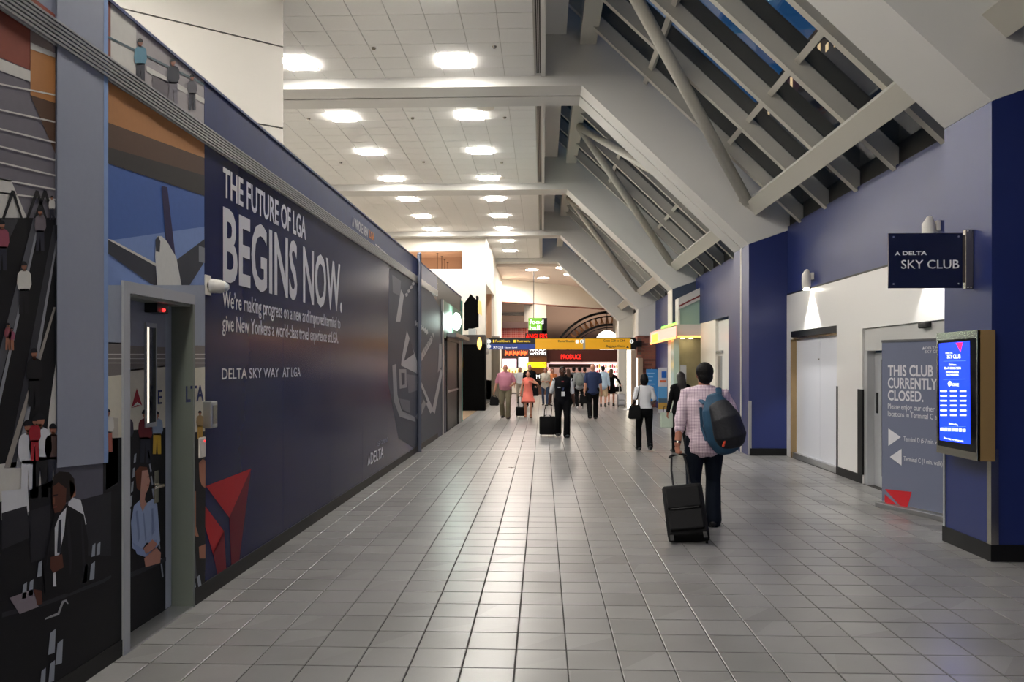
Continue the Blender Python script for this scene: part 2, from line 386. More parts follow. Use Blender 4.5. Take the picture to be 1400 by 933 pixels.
# skylight of each bay
GL = glass('skylight_glass', '#e4e8ea'); FIN = mat('outside_fin', '#26231f', .7)
k45 = Vector((1, 0, -.96)).normalized(); nrm = Vector((.96, 0, 1)).normalized(); Yv = Vector((0, 1, 0))
def gz(x): return 9.23-.96*x
RAF = mat('rafter_paint', '#b9b6ac', .5)
sb = [(-5, 7.2), (8.03, 15.5), (16.7, 24.6), (25.4, 33.3), (34.1, 41.8)]
for i, (y0, y1) in enumerate(sb):
    t = struct('window_%d' % (i+1)); n = 6; ymn = y0 if i else -1.0
    pit = (y1-ymn)/n; rys = [ymn+.08]+[ymn+pit*(k+.35) for k in range(n)]
    if i == 1: rys = [8.08, 9.55, 10.85, 12.15, 13.45, 14.75]
    x0, x1 = .5, 4.95
    if i == 4: rys = rys[:3]
    for ry in rys:
        b = B(); xm = (x0+x1)/2; c_ = Vector((xm, ry, gz(xm)))-nrm*.115
        obox(b, c_, (k45, Yv, nrm), ((x1-x0)/2/k45.x, .045, .115)); obox(b, c_-nrm*.12, (k45, Yv, nrm), ((x1-x0)/2/k45.x, .06, .008))
        mk('rafter', b, RAF, t)
        b = B(); obox(b, Vector((xm, ry, gz(xm)))+nrm*.12, (k45, Yv, nrm), ((x1-x0)/2/k45.x, .04, .105)); mk('outside_fin', b, FIN, t)
    ed = rys+[y1]; rows = [.5, 2.04, 3.48, 4.74]
    for a, c_ in zip(ed, ed[1:]):
        if c_-a < .25: continue
        for r0, r1 in zip(rows, rows[1:]):
            xm = (r0+r1)/2; b = B(); obox(b, Vector((xm, (a+c_)/2, gz(xm)))-nrm*.005, (k45, Yv, nrm), ((r1-r0)/2/k45.x-.03, (c_-a)/2-.045, .006)); mk('pane', b, GL, t)
        for r in rows[1:3]:
            b = B(); obox(b, Vector((r, (a+c_)/2, gz(r)))-nrm*.05, (k45, Yv, nrm), (.045, (c_-a)/2-.045, .05)); mk('muntin', b, RAF, t)
    yy0 = y0 if i else -5
    bx('eaves_sky_cover', XR+.06, XR+.3, yy0, y1, 4.3, 5.0, FIN, t)  # dark strip added to shut out the sky between glass and wall
    bx('ridge_sky_cover', -.1, .98, yy0, y1, 8.83, 8.9, FIN, t)  # opaque dark strip added to black out the sky along the ridge
    b = B(); obox(b, (.88, (yy0+y1)/2, 8.2), ((1, 0, 0), Yv, (0, 0, 1)), (.16, (y1-yy0)/2, .2)); mk('purlin', b, STEELP, t)
    b = B(); c_ = Vector((4.0, (yy0+y1)/2, 4.75))+nrm*.12; obox(b, c_, (k45, Yv, nrm), (.15, (y1-yy0)/2, .12)); mk('purlin', b, STEELP, t)
    if i in (1, 2, 3):
        ym = (y0+y1)/2
        for ye in ((y0, y1) if i > 1 else (y1,)):
            b = B(); s = 1 if ye == y1 else -1
            tube(b, [(.95, ym, 7.95), (3.92, ye-s*.12, 4.88)], [.105, .105], 16, round_=False); mk('tube_brace', b, STEELP, t, smooth=True)
            b = B(); obox(b, (3.86, ye-s*.1, 4.88), (k45, Yv, nrm), (.1, .1, .02)); mk('gusset_plate', b, STEELP, t)
# right wall of the corridor above and around the openings
wr = struct('wall_right')
b = B(); box(b, XR+.02, XR+.3, 8.03, 15.5, 3.0, 4.42); mk('upper_wall', b, NAVY, wr)
b = B(); box(b, XR, XR+.3, 16.7, 24.6, 3.0, 4.42); box(b, XR, XR+.3, 25.4, 33.3, 0, 4.42); box(b, XR, XR+.3, 16.7, 19.6, 0, 3); mk('upper_wall', b, NAVY, wr)
bx('corridor_wall', XR, XR+.3, 34.1, 41.8, 0, 4.42, CREAM, wr); bx('corridor_wall', XR+.2, XR+.5, -5, 7.2, 0, 4.5, NAVY, wr)
# outer shell
wb = struct('wall_back'); bx('wall_panel', -8, 7, -5.3, -5, 0, 9.5, WHITE, wb)
wl = struct('wall_far_left'); bx('wall_panel', -7.8, -7.5, -5, 36, 0, 8, WHITE, wl)
# far white wall with the opening (left of the corridor) at the fourth portal
wf = struct('wall_far')
Yw = 33.9
def P2(px, py, Y): p = onY(px, py, Y); return p.x, p.z
b = B(); xl, xr_ = -7.5, -2.45
x0, zt = P2(552, 343, Yw); x1, zb = P2(632, 368, Yw)
box(b, xl, x0, Yw, Yw+.4, 0, 7.4); box(b, x0, x1, Yw, Yw+.4, zt, 7.4); box(b, x0, x1, Yw, Yw+.4, 0, zb); box(b, x1, xr_, Yw, Yw+.4, 0, 7.4)
mk('wall_panel', b, CREAM, wf)
TAN = mat('tan_plaster', '#b08a6c', .7)
bx('alcove_back', -7.5, -2.6, 40, 40.2, 3, 9, TAN, wf); bx('alcove_ceiling', -7.5, -2.6, 34.3, 40, 7.2, 7.3, TAN, wf)
ld = bpy.data.lights.new('alcove_fill', 'AREA'); ld.size = 2; ld.energy = 260; ld.color = (1, .85, .7); lo = bpy.data.objects.new('alcove_fill', ld); C.objects.link(lo); lo.location = (-5, 37.5, 3.5); lo.rotation_euler = (math.pi, 0, 0)  # unseen area light facing up, added to brighten the tan opening
for i, px in enumerate((598, 604, 608, 612)):
    p = onY(px, 347+i*4, 34.8+i*1.3); b = B(); tube(b, [(0, 0, 0), (0, 0, -.75)], [.012]*2, 6); ell(b, (0, 0, -.8), (.07, .07, .05)); ell(b, (0, 0, 0), (.06, .06, .02))
    o = mk('pendant_lamp', b, DARK); o.location = (p.x, p.y, min(p.z, 7.18)); tag(o, 'thin dark pendant lamp in the tan wall opening, %s from the left' % gnames[i], 'lamp', 'pendants in the tan opening')
# side wall receding behind it with its tall opening
ws = struct('wall_left_far')
b = B(); box(b, -2.9, -2.5, 34.3, 35.1, 0, 7.4); box(b, -2.9, -2.5, 35.1, 40.6, 5.35, 7.4); box(b, -2.9, -2.5, 40.6, 48, 0, 7.4); mk('wall_panel', b, CREAM, ws)
bx('tan_lining', -4.2, -2.9, 35.0, 41, 5.35, 5.4, TAN, ws); bx('tan_lining', -4.3, -4.2, 34.6, 41, 0, 5.4, CREAM, ws)
bx('baseboard', -2.9, -2.48, 40.6, 48, 0, 1.0, BLACK, ws)
# hall ceiling and oblique bulkhead
hc = struct('ceiling_hall'); bx('ceiling_slab', -8, 8, 42.6, 58, 7.05, 7.3, mat('hall_ceiling', '#d9c9bf', .7), hc)
for i, (px, py, yy) in enumerate(((727, 369, 44.2), (769, 364, 43.3), (743, 380, 48), (779, 375, 46.1))):
    p = onZ(px, py, 7.05); t = thing('downlight', 'round recessed downlight before the white bulkhead, %s of four' % ['front left', 'front right', 'rear left', 'rear right'][i], 'light', (p.x, max(p.y, 43.1), 7.05), 0, 'round downlights')
    b = B(); tube(b, [(0, 0, -.02), (0, 0, 0)], [.33, .33], 20, round_=False); mk('diffuser', b, PAN, t)
    b = B(); tube(b, [(0, 0, -.012), (0, 0, -.002)], [.4, .4], 20, round_=False); mk('trim_ring', b, WHITE, t)
wk = struct('wall_bulkhead')
A_ = onY(679, 381, 48.3); E_ = onY(860, 399, 57.3)
def oblique(bm, s0, s1, z0, z1, th=.4):
    d = Vector((E_.x-A_.x, E_.y-A_.y, 0)); L_ = d.length; d.normalize(); n = Vector((-d.y, d.x, 0))
    c_ = Vector((A_.x, A_.y, 0))+d*((s0+s1)/2)+n*(th/2)
    obox(bm, (c_.x, c_.y, (z0+z1)/2), (d, n, (0, 0, 1)), ((s1-s0)/2, th/2, (z1-z0)/2))
LB = math.hypot(E_.x-A_.x, E_.y-A_.y)
b = B(); oblique(b, -1, LB+2, 5.7, 7.05); mk('bulkhead', b, CREAM, wk)
b = B(); oblique(b, -1, LB+2, 5.64, 5.7, .42); mk('soffit_edge', b, mat('rose_edge', '#9a6a5c', .6), wk)
s0 = LB*.25; b = B(); oblique(b, s0, s0+1.1, 2.6, 5.64, .9); mk('pillar', b, CREAM, wk)
# hall back wall
wh = struct('wall_hall'); BRN = mat('hall_brown', '#a58c7b', .7); DBR = mat('dark_brown', '#3a2420', .6)
bx('wall_panel', -12, 12, 61.5, 62, 0, 10, BRN, wh); bx('wall_panel', -12.2, -12, 43, 62, 0, 10, BRN, wh); bx('wall_panel', 12, 12.2, 43, 62, 0, 10, BRN, wh)
bx('hall_roof', -12, 12, 58, 62, 9.8, 10, BRN, wh); bx('hall_floor', -12, 12, 50.5, 62, -.02, 0.001, mat('hall_floor', '#8d8780', .3), wh)
bx('wall_panel', 5.1, 5.4, 42.6, 58, 0, 7.1, CREAM, wh)
# angled white wall over the barrier
wa = struct('wall_angled'); e = Vector((-3.91, 11.86, 0)); dr = Vector((-math.sin(math.radians(52)), -math.cos(math.radians(52)), 0)); nn = Vector((-dr.y, dr.x, 0))
if nn.y > 0: nn = -nn
b = B(); obox(b, e+dr*4-nn*.25+Vector((0, 0, 4.2)), (dr, nn, (0, 0, 1)), (4, .2, 3.2)); mk('backing', b, BLACK, wa)
for zi, (z0, z1) in enumerate(((1.64, 2.87), (2.87, 4.1), (4.1, 5.33), (5.33, 6.56), (6.56, 7.4))):
    for s in range(4):
        a0 = [0, 2.35, 4.75, 7.15][s]; a1 = [2.35, 4.75, 7.15, 8][s]
        b = B(); obox(b, e+dr*((a0+a1)/2)-nn*.03+Vector((0, 0, (z0+z1)/2)), (dr, nn, (0, 0, 1)), ((a1-a0)/2-(.01 if zi != 9 else 0), .022, (z1-z0)/2-.011)); mk('wall_panel', b, mat('angled_wall_paint', '#aeaba4', .6), wa)
# ---------------------------------------------------------------- printed construction barrier (left)
bl = struct('wall_left'); LP = PL((XL, 0, 0), (0, 1, 0))
TH = .16; ZT = 3.86
DY0, DY1, DZ = 4.73, 5.6, 2.18       # door opening
yE = 24.6
b = B(); box(b, XL-TH, XL-.012, -5, DY0-.02, 0, ZT); box(b, XL-TH, XL-.012, DY0-.02, DY1+.02, DZ+.02, ZT); box(b, XL-TH, XL-.012, DY1+.02, 19.0, 0, ZT)
box(b, XL-TH, XL-.012, 19.0, 20.9, 2.55, ZT); box(b, XL-TH, XL-.012, 20.9, yE, 0, ZT); mk('backing', b, DARK, bl)
yS = LP.st(279.2, 600)[0]
SEAM = [yS, 7.63, 9.33, 11.03, 12.73, 14.43, 15.9, 17.5, 18.95]
for a, c_ in zip(SEAM, SEAM[1:]): bx('wall_panel', XL-.012, XL, a+.002, c_-.002, .1, ZT, NAVYP, bl)
GRY = mat('mural_greyblue', '#8d93a4', .4, noise=.04, nscale=30)
bx('wall_panel', XL-.012, XL, -5, 2.0, .1, ZT, GRY, bl); bx('wall_panel', XL-.012, XL, 2.002, DY0-.05, .1, ZT, GRY, bl)
bx('wall_panel', XL-.012, XL, DY0-.05, DY1+.02, DZ+.07, ZT, GRY, bl); bx('wall_panel', XL-.012, XL, DY1+.002, yS-.002, .1, ZT, GRY, bl)
b = B(); box(b, XL-.01, XL+.012, -5, DY0-.06, 0, .1); box(b, XL-.01, XL+.012, DY1+.03, 18.95, 0, .12); mk('baseboard', b, BLACK, bl)
# ribbed rail
b = B()
for k in range(6): box(b, XL, XL+.022, -2, 18.9, 3.405+k*.022, 3.418+k*.022)
box(b, XL, XL+.006, -2, 18.9, 3.395, 3.535); mk('ribbed_rail', b, ALU, bl)
b = B(); box(b, XL-TH, XL+.01, -5, yE, ZT, ZT+.02); mk('top_cap', b, NAVY, bl)
# upper blue print above the rail
bx('upper_print', XL, XL+.002, yS, 18.9, 3.535, ZT-.005, NAVYT, bl)
# vertical pipe post at the joint
b = B(); tube(b, [(XL+.04, 15.9, 0), (XL+.04, 15.9, 3.98)], [.045, .045], 14); mk('post', b, mat('post_grey', '#6f7484', .25, .5), bl, smooth=True)
# mural print
c = {}
def M(h, r=.35):
    k = 'print_'+h; return mat(k, '#'+h, .45, spec=.12, noise=.07, nscale=25)
D = Decals(LP, .0008); UP = [(0, 'x')]
WARM = M('c08a58'); BRICK = M('8a4a3c'); DWAL = M('77737a'); BLK = M('151519'); STP = M('0e0e12'); RAIL = M('8e9096'); LITE = M('d6d3cb'); SKYB = M('4d6cae'); SKYL = M('7f98cc'); NGT = M('2a2c38')
SKIN = M('a8725a'); SKIN2 = M('5b3428'); WHT = M('d9dade'); WING = M('3b3e48'); HULL = M('d9d9d4'); REDP = M('a02430'); REDD = M('6a1a28'); ORG = M('b57d4c'); ORGD = M('5d4638')
# far left: wall with light lines, escalators
D.poly([(-40, -60), (75, 20), (75, 640), (-40, 640)], DWAL, 1)
D.poly([(-40, -70), (75, 20), (75, 60), (-40, -20)], BRICK, 2)
D.poly([(-40, -12), (41, 35), (41, 96), (-40, 62)], BRICK, 2)
D.poly([(-40, 64), (41, 97), (41, 112), (-40, 82)], LITE, 3)
D.poly([(41, 35), (75, 56), (75, 79), (41, 60)], M('9a8c84'), 3)
D.poly([(41, 58), (75, 73), (75, 79), (41, 67)], LITE, 4)
D.poly([(41, 67), (75, 79), (75, 141), (41, 130)], ORG, 3)
D.poly([(41, 130), (75, 141), (75, 210)], ORGD, 3)
for (ya, yb) in ((113, 129), (148, 166), (174, 194), (198, 218), (220, 239), (243, 258), (262, 272)):
    D.poly([(-5, ya), (75, yb), (75, yb+2.2), (-5, ya+2.2)], LITE, 4)
D.poly([(-40, 240), (14, 246), (36, 298), (-40, 330)], LITE, 4)
D.poly([(-40, 298), (75, 298), (75, 640), (-40, 640)], STP, 5)
D.poly([(0, 300), (24, 300), (-20, 395), (-40, 395)], M('3a3a3e'), 6)
def band(p, q, w0, w1, m, ly): D.poly([(p[0], p[1]), (p[0]+w0, p[1]), (q[0]+w1, q[1]), (q[0], q[1])], m, ly)
band((46, 292), (-22, 560), 9, 12, M('55565c'), 6); band((52, 296), (-8, 560), 3, 5, RAIL, 7)
band((72, 308), (8, 640), 8, 14, M('34353b'), 6); band((75, 330), (20, 640), 2.2, 7, RAIL, 7)
band((72, 420), (4, 640), 3, 8, M('9c968e'), 7)
for px in (1, 34, 45):          # escalator newel loops
    D.poly([(px, 298), (px+13, 260), (px+17, 261), (px+29, 300), (px+26, 300), (px+15, 268), (px+4, 298)], BLK, 8)
D.poly([(75, 495), (75, 640), (58, 640), (66, 560)], LITE, 7)
D.poly([(-40, 640), (75, 625), (75, 700), (-40, 720)], LITE, 6)
def fig(px, py, h, top, low, skin=SKIN, hair=BLK, ly=9):
    """little printed standing figure: head top at (px,py), height h"""
    w_ = h*.12
    E_l = lambda cx, cy, rx, ry, a0, a1, n: [(cx+rx*math.cos(a0+(a1-a0)*k/n), cy+ry*math.sin(a0+(a1-a0)*k/n)) for k in range(n+1)]
    D.poly(E_l(px, py+h*.075, w_*.42, h*.075, 0, math.pi*1.9, 11), skin, ly); D.poly([(px-w_*.18, py+h*.12), (px+w_*.18, py+h*.12), (px+w_*.25, py+h*.18), (px-w_*.25, py+h*.18)], skin, ly)
    D.poly(E_l(px-w_*.06, py+h*.06, w_*.5, h*.07, math.pi*.95, math.pi*2.02, 8), hair, ly+1)
    D.poly([(px-w_*.3, py+h*.155), (px+w_*.3, py+h*.155), (px+w_*.8, py+h*.185), (px+w_*1.05, py+h*.24), (px+w_*1.15, py+h*.42), (px+w_*.85, py+h*.52), (px+w_*.5, py+h*.54), (px-w_*.6, py+h*.54), (px-w_*.9, py+h*.5), (px-w_*1.1, py+h*.4), (px-w_, py+h*.24), (px-w_*.75, py+h*.185)], top, ly)
    D.poly([(px-w_*.7, py+h*.5), (px+w_*.75, py+h*.5), (px+w_*.8, py+h*.97), (px+w_*.15, py+h*.97), (px, py+h*.6), (px-w_*.2, py+h*.97), (px-w_*.8, py+h*.97)], low, ly)
fig(1, 302, 70, M('9a5060'), NGT); fig(53, 285, 60, M('6a6268'), NGT); fig(31, 358, 74, LITE, BLK); fig(69, 268, 34, LITE, NGT)
fig(9, 442, 38, M('8a4a50'), SKIN); fig(45, 477, 82, BLK, BLK); fig(14, 448, 32, M('a05a70'), SKIN)
fig(37, 575, 110, WHT, WHT); fig(53, 566, 118, WHT, BLK); fig(45, 572, 60, REDP, REDP, ly=12); fig(71, 580, 90, M('5a4640'), NGT)
# seat rows, lower left
D.poly([(-40, 700), (0, 686), (75, 655), (75, 633), (143, 633), (143, 905), (-40, 1010)], BLK, 9)
D.poly([(0, 672), (36, 668), (38, 705), (0, 712)], WHT, 10)
D.poly([(0, 702), (34, 692), (40, 735), (0, 752)], M('2a2a30'), 11)
D.poly([(75, 633), (139, 633), (139, 690), (75, 700)], M('5a5a66'), 10)
D.poly([(84, 690), (138, 676), (150, 672), (150, 760), (84, 762)], M('26262d'), 11)
D.poly([(36, 700), (66, 690), (66, 760), (40, 770)], M('23232a'), 11)
# seated businessman
D.poly([(92, 679), (108, 684), (116, 717), (112, 719), (100, 702), (90, 698)], WHT, 12)
D.poly([(70, 652), (78, 645), (92, 646), (99, 655), (100, 672), (94, 684), (84, 690), (76, 700), (69, 692), (68, 675)], M('1c1512'), 13)
D.poly([(69, 666), (77, 660), (88, 668), (87, 690), (80, 700), (72, 702), (69, 690)], SKIN2, 14)
D.poly([(92, 655), (100, 664), (101, 678), (94, 682)], SKIN, 13)
D.poly([(72, 704), (88, 690), (112, 704), (118, 740), (117, 800), (92, 812), (60, 812), (56, 770), (66, 730)], M('111116'), 13)
D.poly([(78, 706), (88, 694), (85, 728), (78, 760), (72, 760), (72, 722)], WHT, 14)
D.poly([(77, 712), (81, 710), (80, 756), (75, 756)], NGT, 15)
D.poly([(70, 677), (76, 676), (76, 677.6), (70, 678.6)], M('120c0a'), 15); D.poly([(69, 681), (72, 680), (72, 689), (69, 690)], M('7a4a38'), 15); D.poly([(70, 693), (75, 692), (75, 694), (70, 695)], M('7c3c34'), 15)
for q in ([(88, 712), (92, 708), (96, 770), (93, 790)], [(108, 712), (110, 712), (114, 770), (111, 796)], [(64, 740), (66, 738), (62, 772), (60, 776)]): D.poly(q, M('1e1e26'), 14)
D.poly([(66, 762), (82, 758), (84, 776), (70, 784), (66, 778)], SKIN2, 15)
D.poly([(70, 784), (73, 782), (74, 802), (70, 802)], WHT, 14)
D.poly([(10, 818), (42, 806), (50, 830), (24, 840)], M('8a8088'), 13)
D.poly([(43, 806), (54, 808), (55, 826), (48, 828)], SKIN2, 14)
D.poly([(58, 848), (60, 845), (76, 838), (82, 822), (88, 820), (91, 826), (89, 826), (87, 823), (84, 825), (78, 841)], M('9c9ca0'), 14)
for (px, py, s) in ((29, 800, 1), (38, 796, 1), (50, 770, 1), (112, 776, 1.1), (122, 772, 1.1), (124, 746, .8), (131, 744, .8), (66, 866, 1.5), (54, 918, 1.2), (66, 908, 1.3), (76, 880, 1.5)):
    D.poly([(px, py), (px+5*s, py-4*s), (px+4*s, py+18*s), (px-2*s, py+20*s)], M('9aa0aa'), 13)
D.poly([(0, 838), (60, 822), (140, 792), (150, 786), (150, 790), (140, 797), (60, 828), (0, 845)], M('2c2c33'), 12)
# printed plain column
D.poly([(75, -60), (143, -5), (143, 633), (75, 640)], GRY, 15)
D.poly([(139, -8), (145, -5), (145, 633), (139, 633)], M('8aa4d0'), 16)
# upper print with balcony
D.poly([(143, -5), (279, 112), (279, 180), (143, 88)], M('a6a0a0'), 1)
D.poly([(143, -5), (151, 2), (151, 82), (143, 78)], BRICK, 2); D.poly([(151, 2), (186, 30), (186, 112), (151, 86)], LITE, 2)
D.poly([(143, 47), (279, 114), (279, 117), (143, 50)], M('5a6c74'), 4)
D.poly([(200, 90), (279, 135), (279, 142), (200, 98)], LITE, 3)
D.poly([(208, 102), (230, 112), (230, 138), (208, 124)], M('6a6468'), 3)
fig(191, 53, 66, M('5f94aa'), NGT, ly=5); fig(236, 80, 64, NGT, M('77737a'), ly=5); fig(262, 102, 50, M('55525a'), NGT, ly=5)
D.poly([(143, 111), (150, 113), (279, 194), (279, 216), (143, 166)], ORG, 3); D.poly([(240, 160), (279, 172), (279, 178), (250, 166)], LITE, 4)
D.poly([(143, 166), (279, 216), (279, 258), (143, 222)], ORGD, 3); D.poly([(143, 200), (279, 240), (279, 268), (143, 222)], M('3c3836'), 4)
# plane outside the window
D.poly([(143, 222), (279, 268), (279, 480), (143, 480)], SKYB, 2); D.poly([(143, 330), (279, 310), (279, 400), (143, 400)], SKYL, 2.4)
D.poly([(143, 330), (150, 328), (212, 362), (214, 392), (205, 388), (143, 344)], WING, 5); D.poly([(143, 326), (152, 328), (212, 360), (212, 364)], LITE, 6)
D.poly([(279, 327), (279, 358), (256, 394), (244, 392), (232, 362)], WING, 5); D.poly([(271, 336), (279, 339), (279, 360), (271, 358)], M('8a8e94'), 6)
D.poly([(220, 254), (228, 256), (239, 350), (226, 330)], M('2c2850'), 5)
D.poly([(212, 328), (214, 323), (220, 323), (227, 330), (240, 352), (247, 390), (214, 390), (211, 350)], HULL, 7)
D.poly([(211, 328), (215, 323), (218, 330), (217, 345), (212, 344)], WING, 8)
# terminal wall seen behind the door: lower sky, grey strip, cream wall with lettering
D.poly([(143, 390), (279, 390), (279, 473), (143, 470)], M('9fa6b4'), 8)
D.poly([(143, 468), (279, 473), (279, 502), (143, 515)], M('7d7672'), 8)
for y in (484, 490, 496): D.poly([(143, y), (279, y), (279, y+1), (143, y+1)], LITE, 9)
D.poly([(143, 515), (279, 502), (279, 640), (143, 640)], M('d8d2bf'), 8)
D.poly([(143, 570), (160, 572), (160, 660), (143, 670)], M('bdb6a8'), 9)
D.poly([(143, 600), (279, 590), (279, 860), (143, 905)], BLK, 9)
fig(146, 560, 60, LITE, M('b46a5a'), ly=10)
# woman in black at the blue edge
D.poly([(262, 640), (272, 632), (279, 640), (279, 780), (262, 770), (259, 720), (262, 690)], M('141318'), 12)
D.poly([(270, 633), (275, 628), (279, 630), (279, 668), (274, 664), (271, 655)], SKIN, 13)
D.poly([(263, 672), (266, 672), (266, 720), (270, 734), (266, 734), (259, 722)], SKIN, 13); D.poly([(270, 748), (279, 744), (279, 764), (271, 764)], SKIN, 13)
for px in (259, 267): D.poly([(px, 790), (px+4, 786), (px+7, 803), (px+3, 806)], M('a9b0ba'), 13)
for px in (258, 263): D.poly([(px, 758), (px+2, 756), (px+4, 790), (px+2, 792)], M('5a5a60'), 13)
fig(272, 562, 40, M('a58a60'), M('b58c3c'), ly=10); fig(257, 565, 40, M('b0a8a0'), NGT, ly=10)
for co, no in (((0, DY0-.075, 0), (0, 1, 0)), ((0, DY1+.03, 0), (0, 1, 0)), ((0, 0, DZ+.07), (0, 0, 1))):
    bmesh.ops.bisect_plane(D.bm, geom=list(D.bm.verts)+list(D.bm.edges)+list(D.bm.faces), plane_co=co, plane_no=no, dist=1e-5)
kill = []
for f in D.bm.faces:
    q = f.calc_center_median()
    if DY0-.075 < q.y < DY1+.03 and q.z < DZ+.07: kill.append(f)
bmesh.ops.delete(D.bm, geom=kill, context='FACES')
D.build('mural_print', bl)
text('LTA', LP, 251.5, 550, 529, 276, M('202c5c'), bl, off=.0135, weight=.02)
# navy section: red emblem
D = Decals(LP, .0012)
D.poly([(281, 665), (343, 641), (313, 708), (313, 708)][:3], M('b5252f'), 2)
D.poly([(343, 641), (313, 708), (316, 776), (326, 772)], M('6e1a2c'), 2)
D.poly([(280, 692), (306, 727), (291, 759), (280, 720)], M('b5252f'), 2); D.poly([(306, 725), (291, 757), (297, 786), (309, 779)], M('7b1b2b'), 2)
D.build('emblem_print', bl)
text('THE FUTURE OF LGA', LP, 304.6, 267.6, 229, 417.9, TXT, bl, weight=.018); text('BEGINS NOW.', LP, 304.6, 381.6, 285, 467.5, TXT, bl, weight=.02)
text("We’re making progress on a new and improved terminal to", LP, 304, 420, 397, 465, TXT, bl, weight=.008); text('give New Yorkers a world-class travel experience at LGA.', LP, 303.6, 452, 430, 462, TXT, bl, weight=.008)
text('DELTA SKY WAY', LP, 303, 519, 504, 381, TXT, bl, weight=.004); text('AT LGA', LP, 386, 516, 503, 410.5, TXT, bl, weight=.004)
text('A WHOLE NEW', LP, 481, 309, 296, 503, TXT, bl, weight=.02, off=.004); text('LGA', LP, 505, 325, 315, 511, mat('print_orange', '#e08a3c', .5), bl, weight=.03, off=.004)
text('DELTA', LP, 506.5, 635, 620, 524, TXT, bl, weight=.01); text('KEEP CLIMBING', LP, 515, 611, 605, 530, M('9a9ca8'), bl)
D = Decals(LP, .004); D.poly([(502, 637), (504, 621), (506, 634)], TXT, 1)
# aerial plan printed in greys
AP = M('b9b9be'); AP2 = M('9a9ca3'); AP3 = M('767983')
D.poly([(532, 368), (566, 356), (606, 430), (612, 600), (575, 618), (545, 600), (530, 520)], M('4d5362'), .4)
for pts, m in (([(536, 376), (548, 384), (547, 405), (537, 400)], AP3), ([(541, 440), (548, 396), (552, 404), (547, 440)], AP), ([(556, 452), (572, 500), (572, 512), (548, 500), (549, 490)], AP), ([(560, 462), (566, 484), (552, 494)], M('3c4254')),
    ([(536, 500), (541, 498), (543, 540), (549, 562), (566, 570), (568, 577), (546, 570), (538, 548)], AP2), ([(568, 570), (580, 545), (584, 548), (572, 577)], AP2),
    ([(545, 505), (555, 505), (556, 530), (546, 532)], AP2), ([(548, 510), (553, 510), (553, 526), (549, 527)], M('3a4052')),
    ([(556, 512), (570, 514), (570, 534), (558, 538)], AP3), ([(572, 514), (592, 560), (588, 566), (570, 524)], AP), ([(574, 526), (584, 550), (582, 553), (573, 532)], M('3a4052')), ([(590, 562), (602, 505), (605, 508), (594, 566)], AP),
    ([(572, 490), (588, 462), (591, 466), (576, 494)], AP), ([(545, 545), (560, 548), (560, 565), (549, 560)], AP3), ([(598, 510), (603, 502), (604, 470), (600, 470)], AP2)):
    apl = globals().get('apl', .6)+.12; D.poly(pts, m, apl)
for k in range(7):
    D.poly([(553+k*3.1, 402-k*5), (556+k*3.1, 400-k*5), (557+k*3.1, 404-k*5), (554+k*3.1, 406-k*5)], AP, 3.2)
    D.poly([(566+k*2.6, 440+k*2), (568+k*2.6, 438+k*2), (569+k*2.6, 444+k*2), (567+k*2.6, 446+k*2)], AP, 3.2)
    D.poly([(576+k*2.3, 480-k*4), (578+k*2.3, 479-k*4), (579.5+k*2.3, 484-k*4), (578+k*2.3, 486-k*4)], AP2, 3.3)
for k in range(6): D.poly([(513+k*3, 333.5+k*2.6), (515.3+k*3, 335.5+k*2.6), (515.3+k*3, 337+k*2.6), (513+k*3, 335+k*2.6)], TXT, 1)
D.build('plan_print', bl)
# door 1 in the mural
d1 = struct('door_1'); FR = mat('door_frame_paint', '#a9acb1', .35); JB = mat('door_jamb_paint', '#6d746c', .4)
R = .14
b = B(); box(b, XL-.01, XL+.02, DY0-.075, DY0, 0, DZ); box(b, XL-.01, XL+.02, DY0-.075, DY1+.03, DZ, DZ+.07); mk('frame', b, FR, d1)
b = B(); box(b, XL-R-.03, XL+.018, DY1, DY1+.03, 0, DZ); mk('jamb', b, JB, d1); b = B(); box(b, XL-R-.03, XL, DY0-.02, DY0, 0, DZ); box(b, XL-R-.03, XL, DY0, DY1, DZ-.02, DZ); mk('jamb', b, JB, d1)
bx('threshold', XL-R, XL+.02, DY0, DY1, 0, .012, ALU, d1)
bx('door_leaf', XL-R-.04, XL-R, DY0, DY1, .015, DZ-.02, M('9fa6b4'), d1)
DP = PL((XL-R, 0, 0), (0, 1, 0)); D = Decals(DP, .0008)
D.poly([(160, 405), (226, 420), (226, 475), (160, 472)], M('8f939f'), 1); D.poly([(160, 472), (226, 475), (226, 502), (160, 510)], M('7d7672'), 1)
for y in (484, 490, 496): D.poly([(160, y), (226, y), (226, y+1), (160, y+1)], LITE, 2)
D.poly([(160, 508), (226, 500), (226, 660), (160, 660)], M('d8d2bf'), 1); D.poly([(155, 590), (226, 585), (226, 860), (155, 905)], BLK, 2)
D.poly([(179, 558), (186.5, 531), (194, 555)], M('a02430'), 3); D.poly([(179, 558), (187, 550), (194, 555), (187, 554)], LITE, 4)
fig(172.5, 561, 70, M('3c3a48'), BLK, ly=4); fig(198, 561, 74, M('6e2028'), NGT, ly=4); fig(214, 563, 60, M('8fa0b8'), M('c8a23a'), ly=4)
for k in range(10):
    D.poly([(183-k*1.9, 622+k*19), (186-k*1.9, 620+k*19), (185-k*1.9, 632+k*20), (182-k*1.9, 634+k*20)], M('9aa0aa'), 4)
    D.poly([(201+k*2, 618+k*17), (203+k*2, 617+k*17), (205+k*2, 627+k*18), (203+k*2, 628+k*18)], M('9aa0aa'), 4)
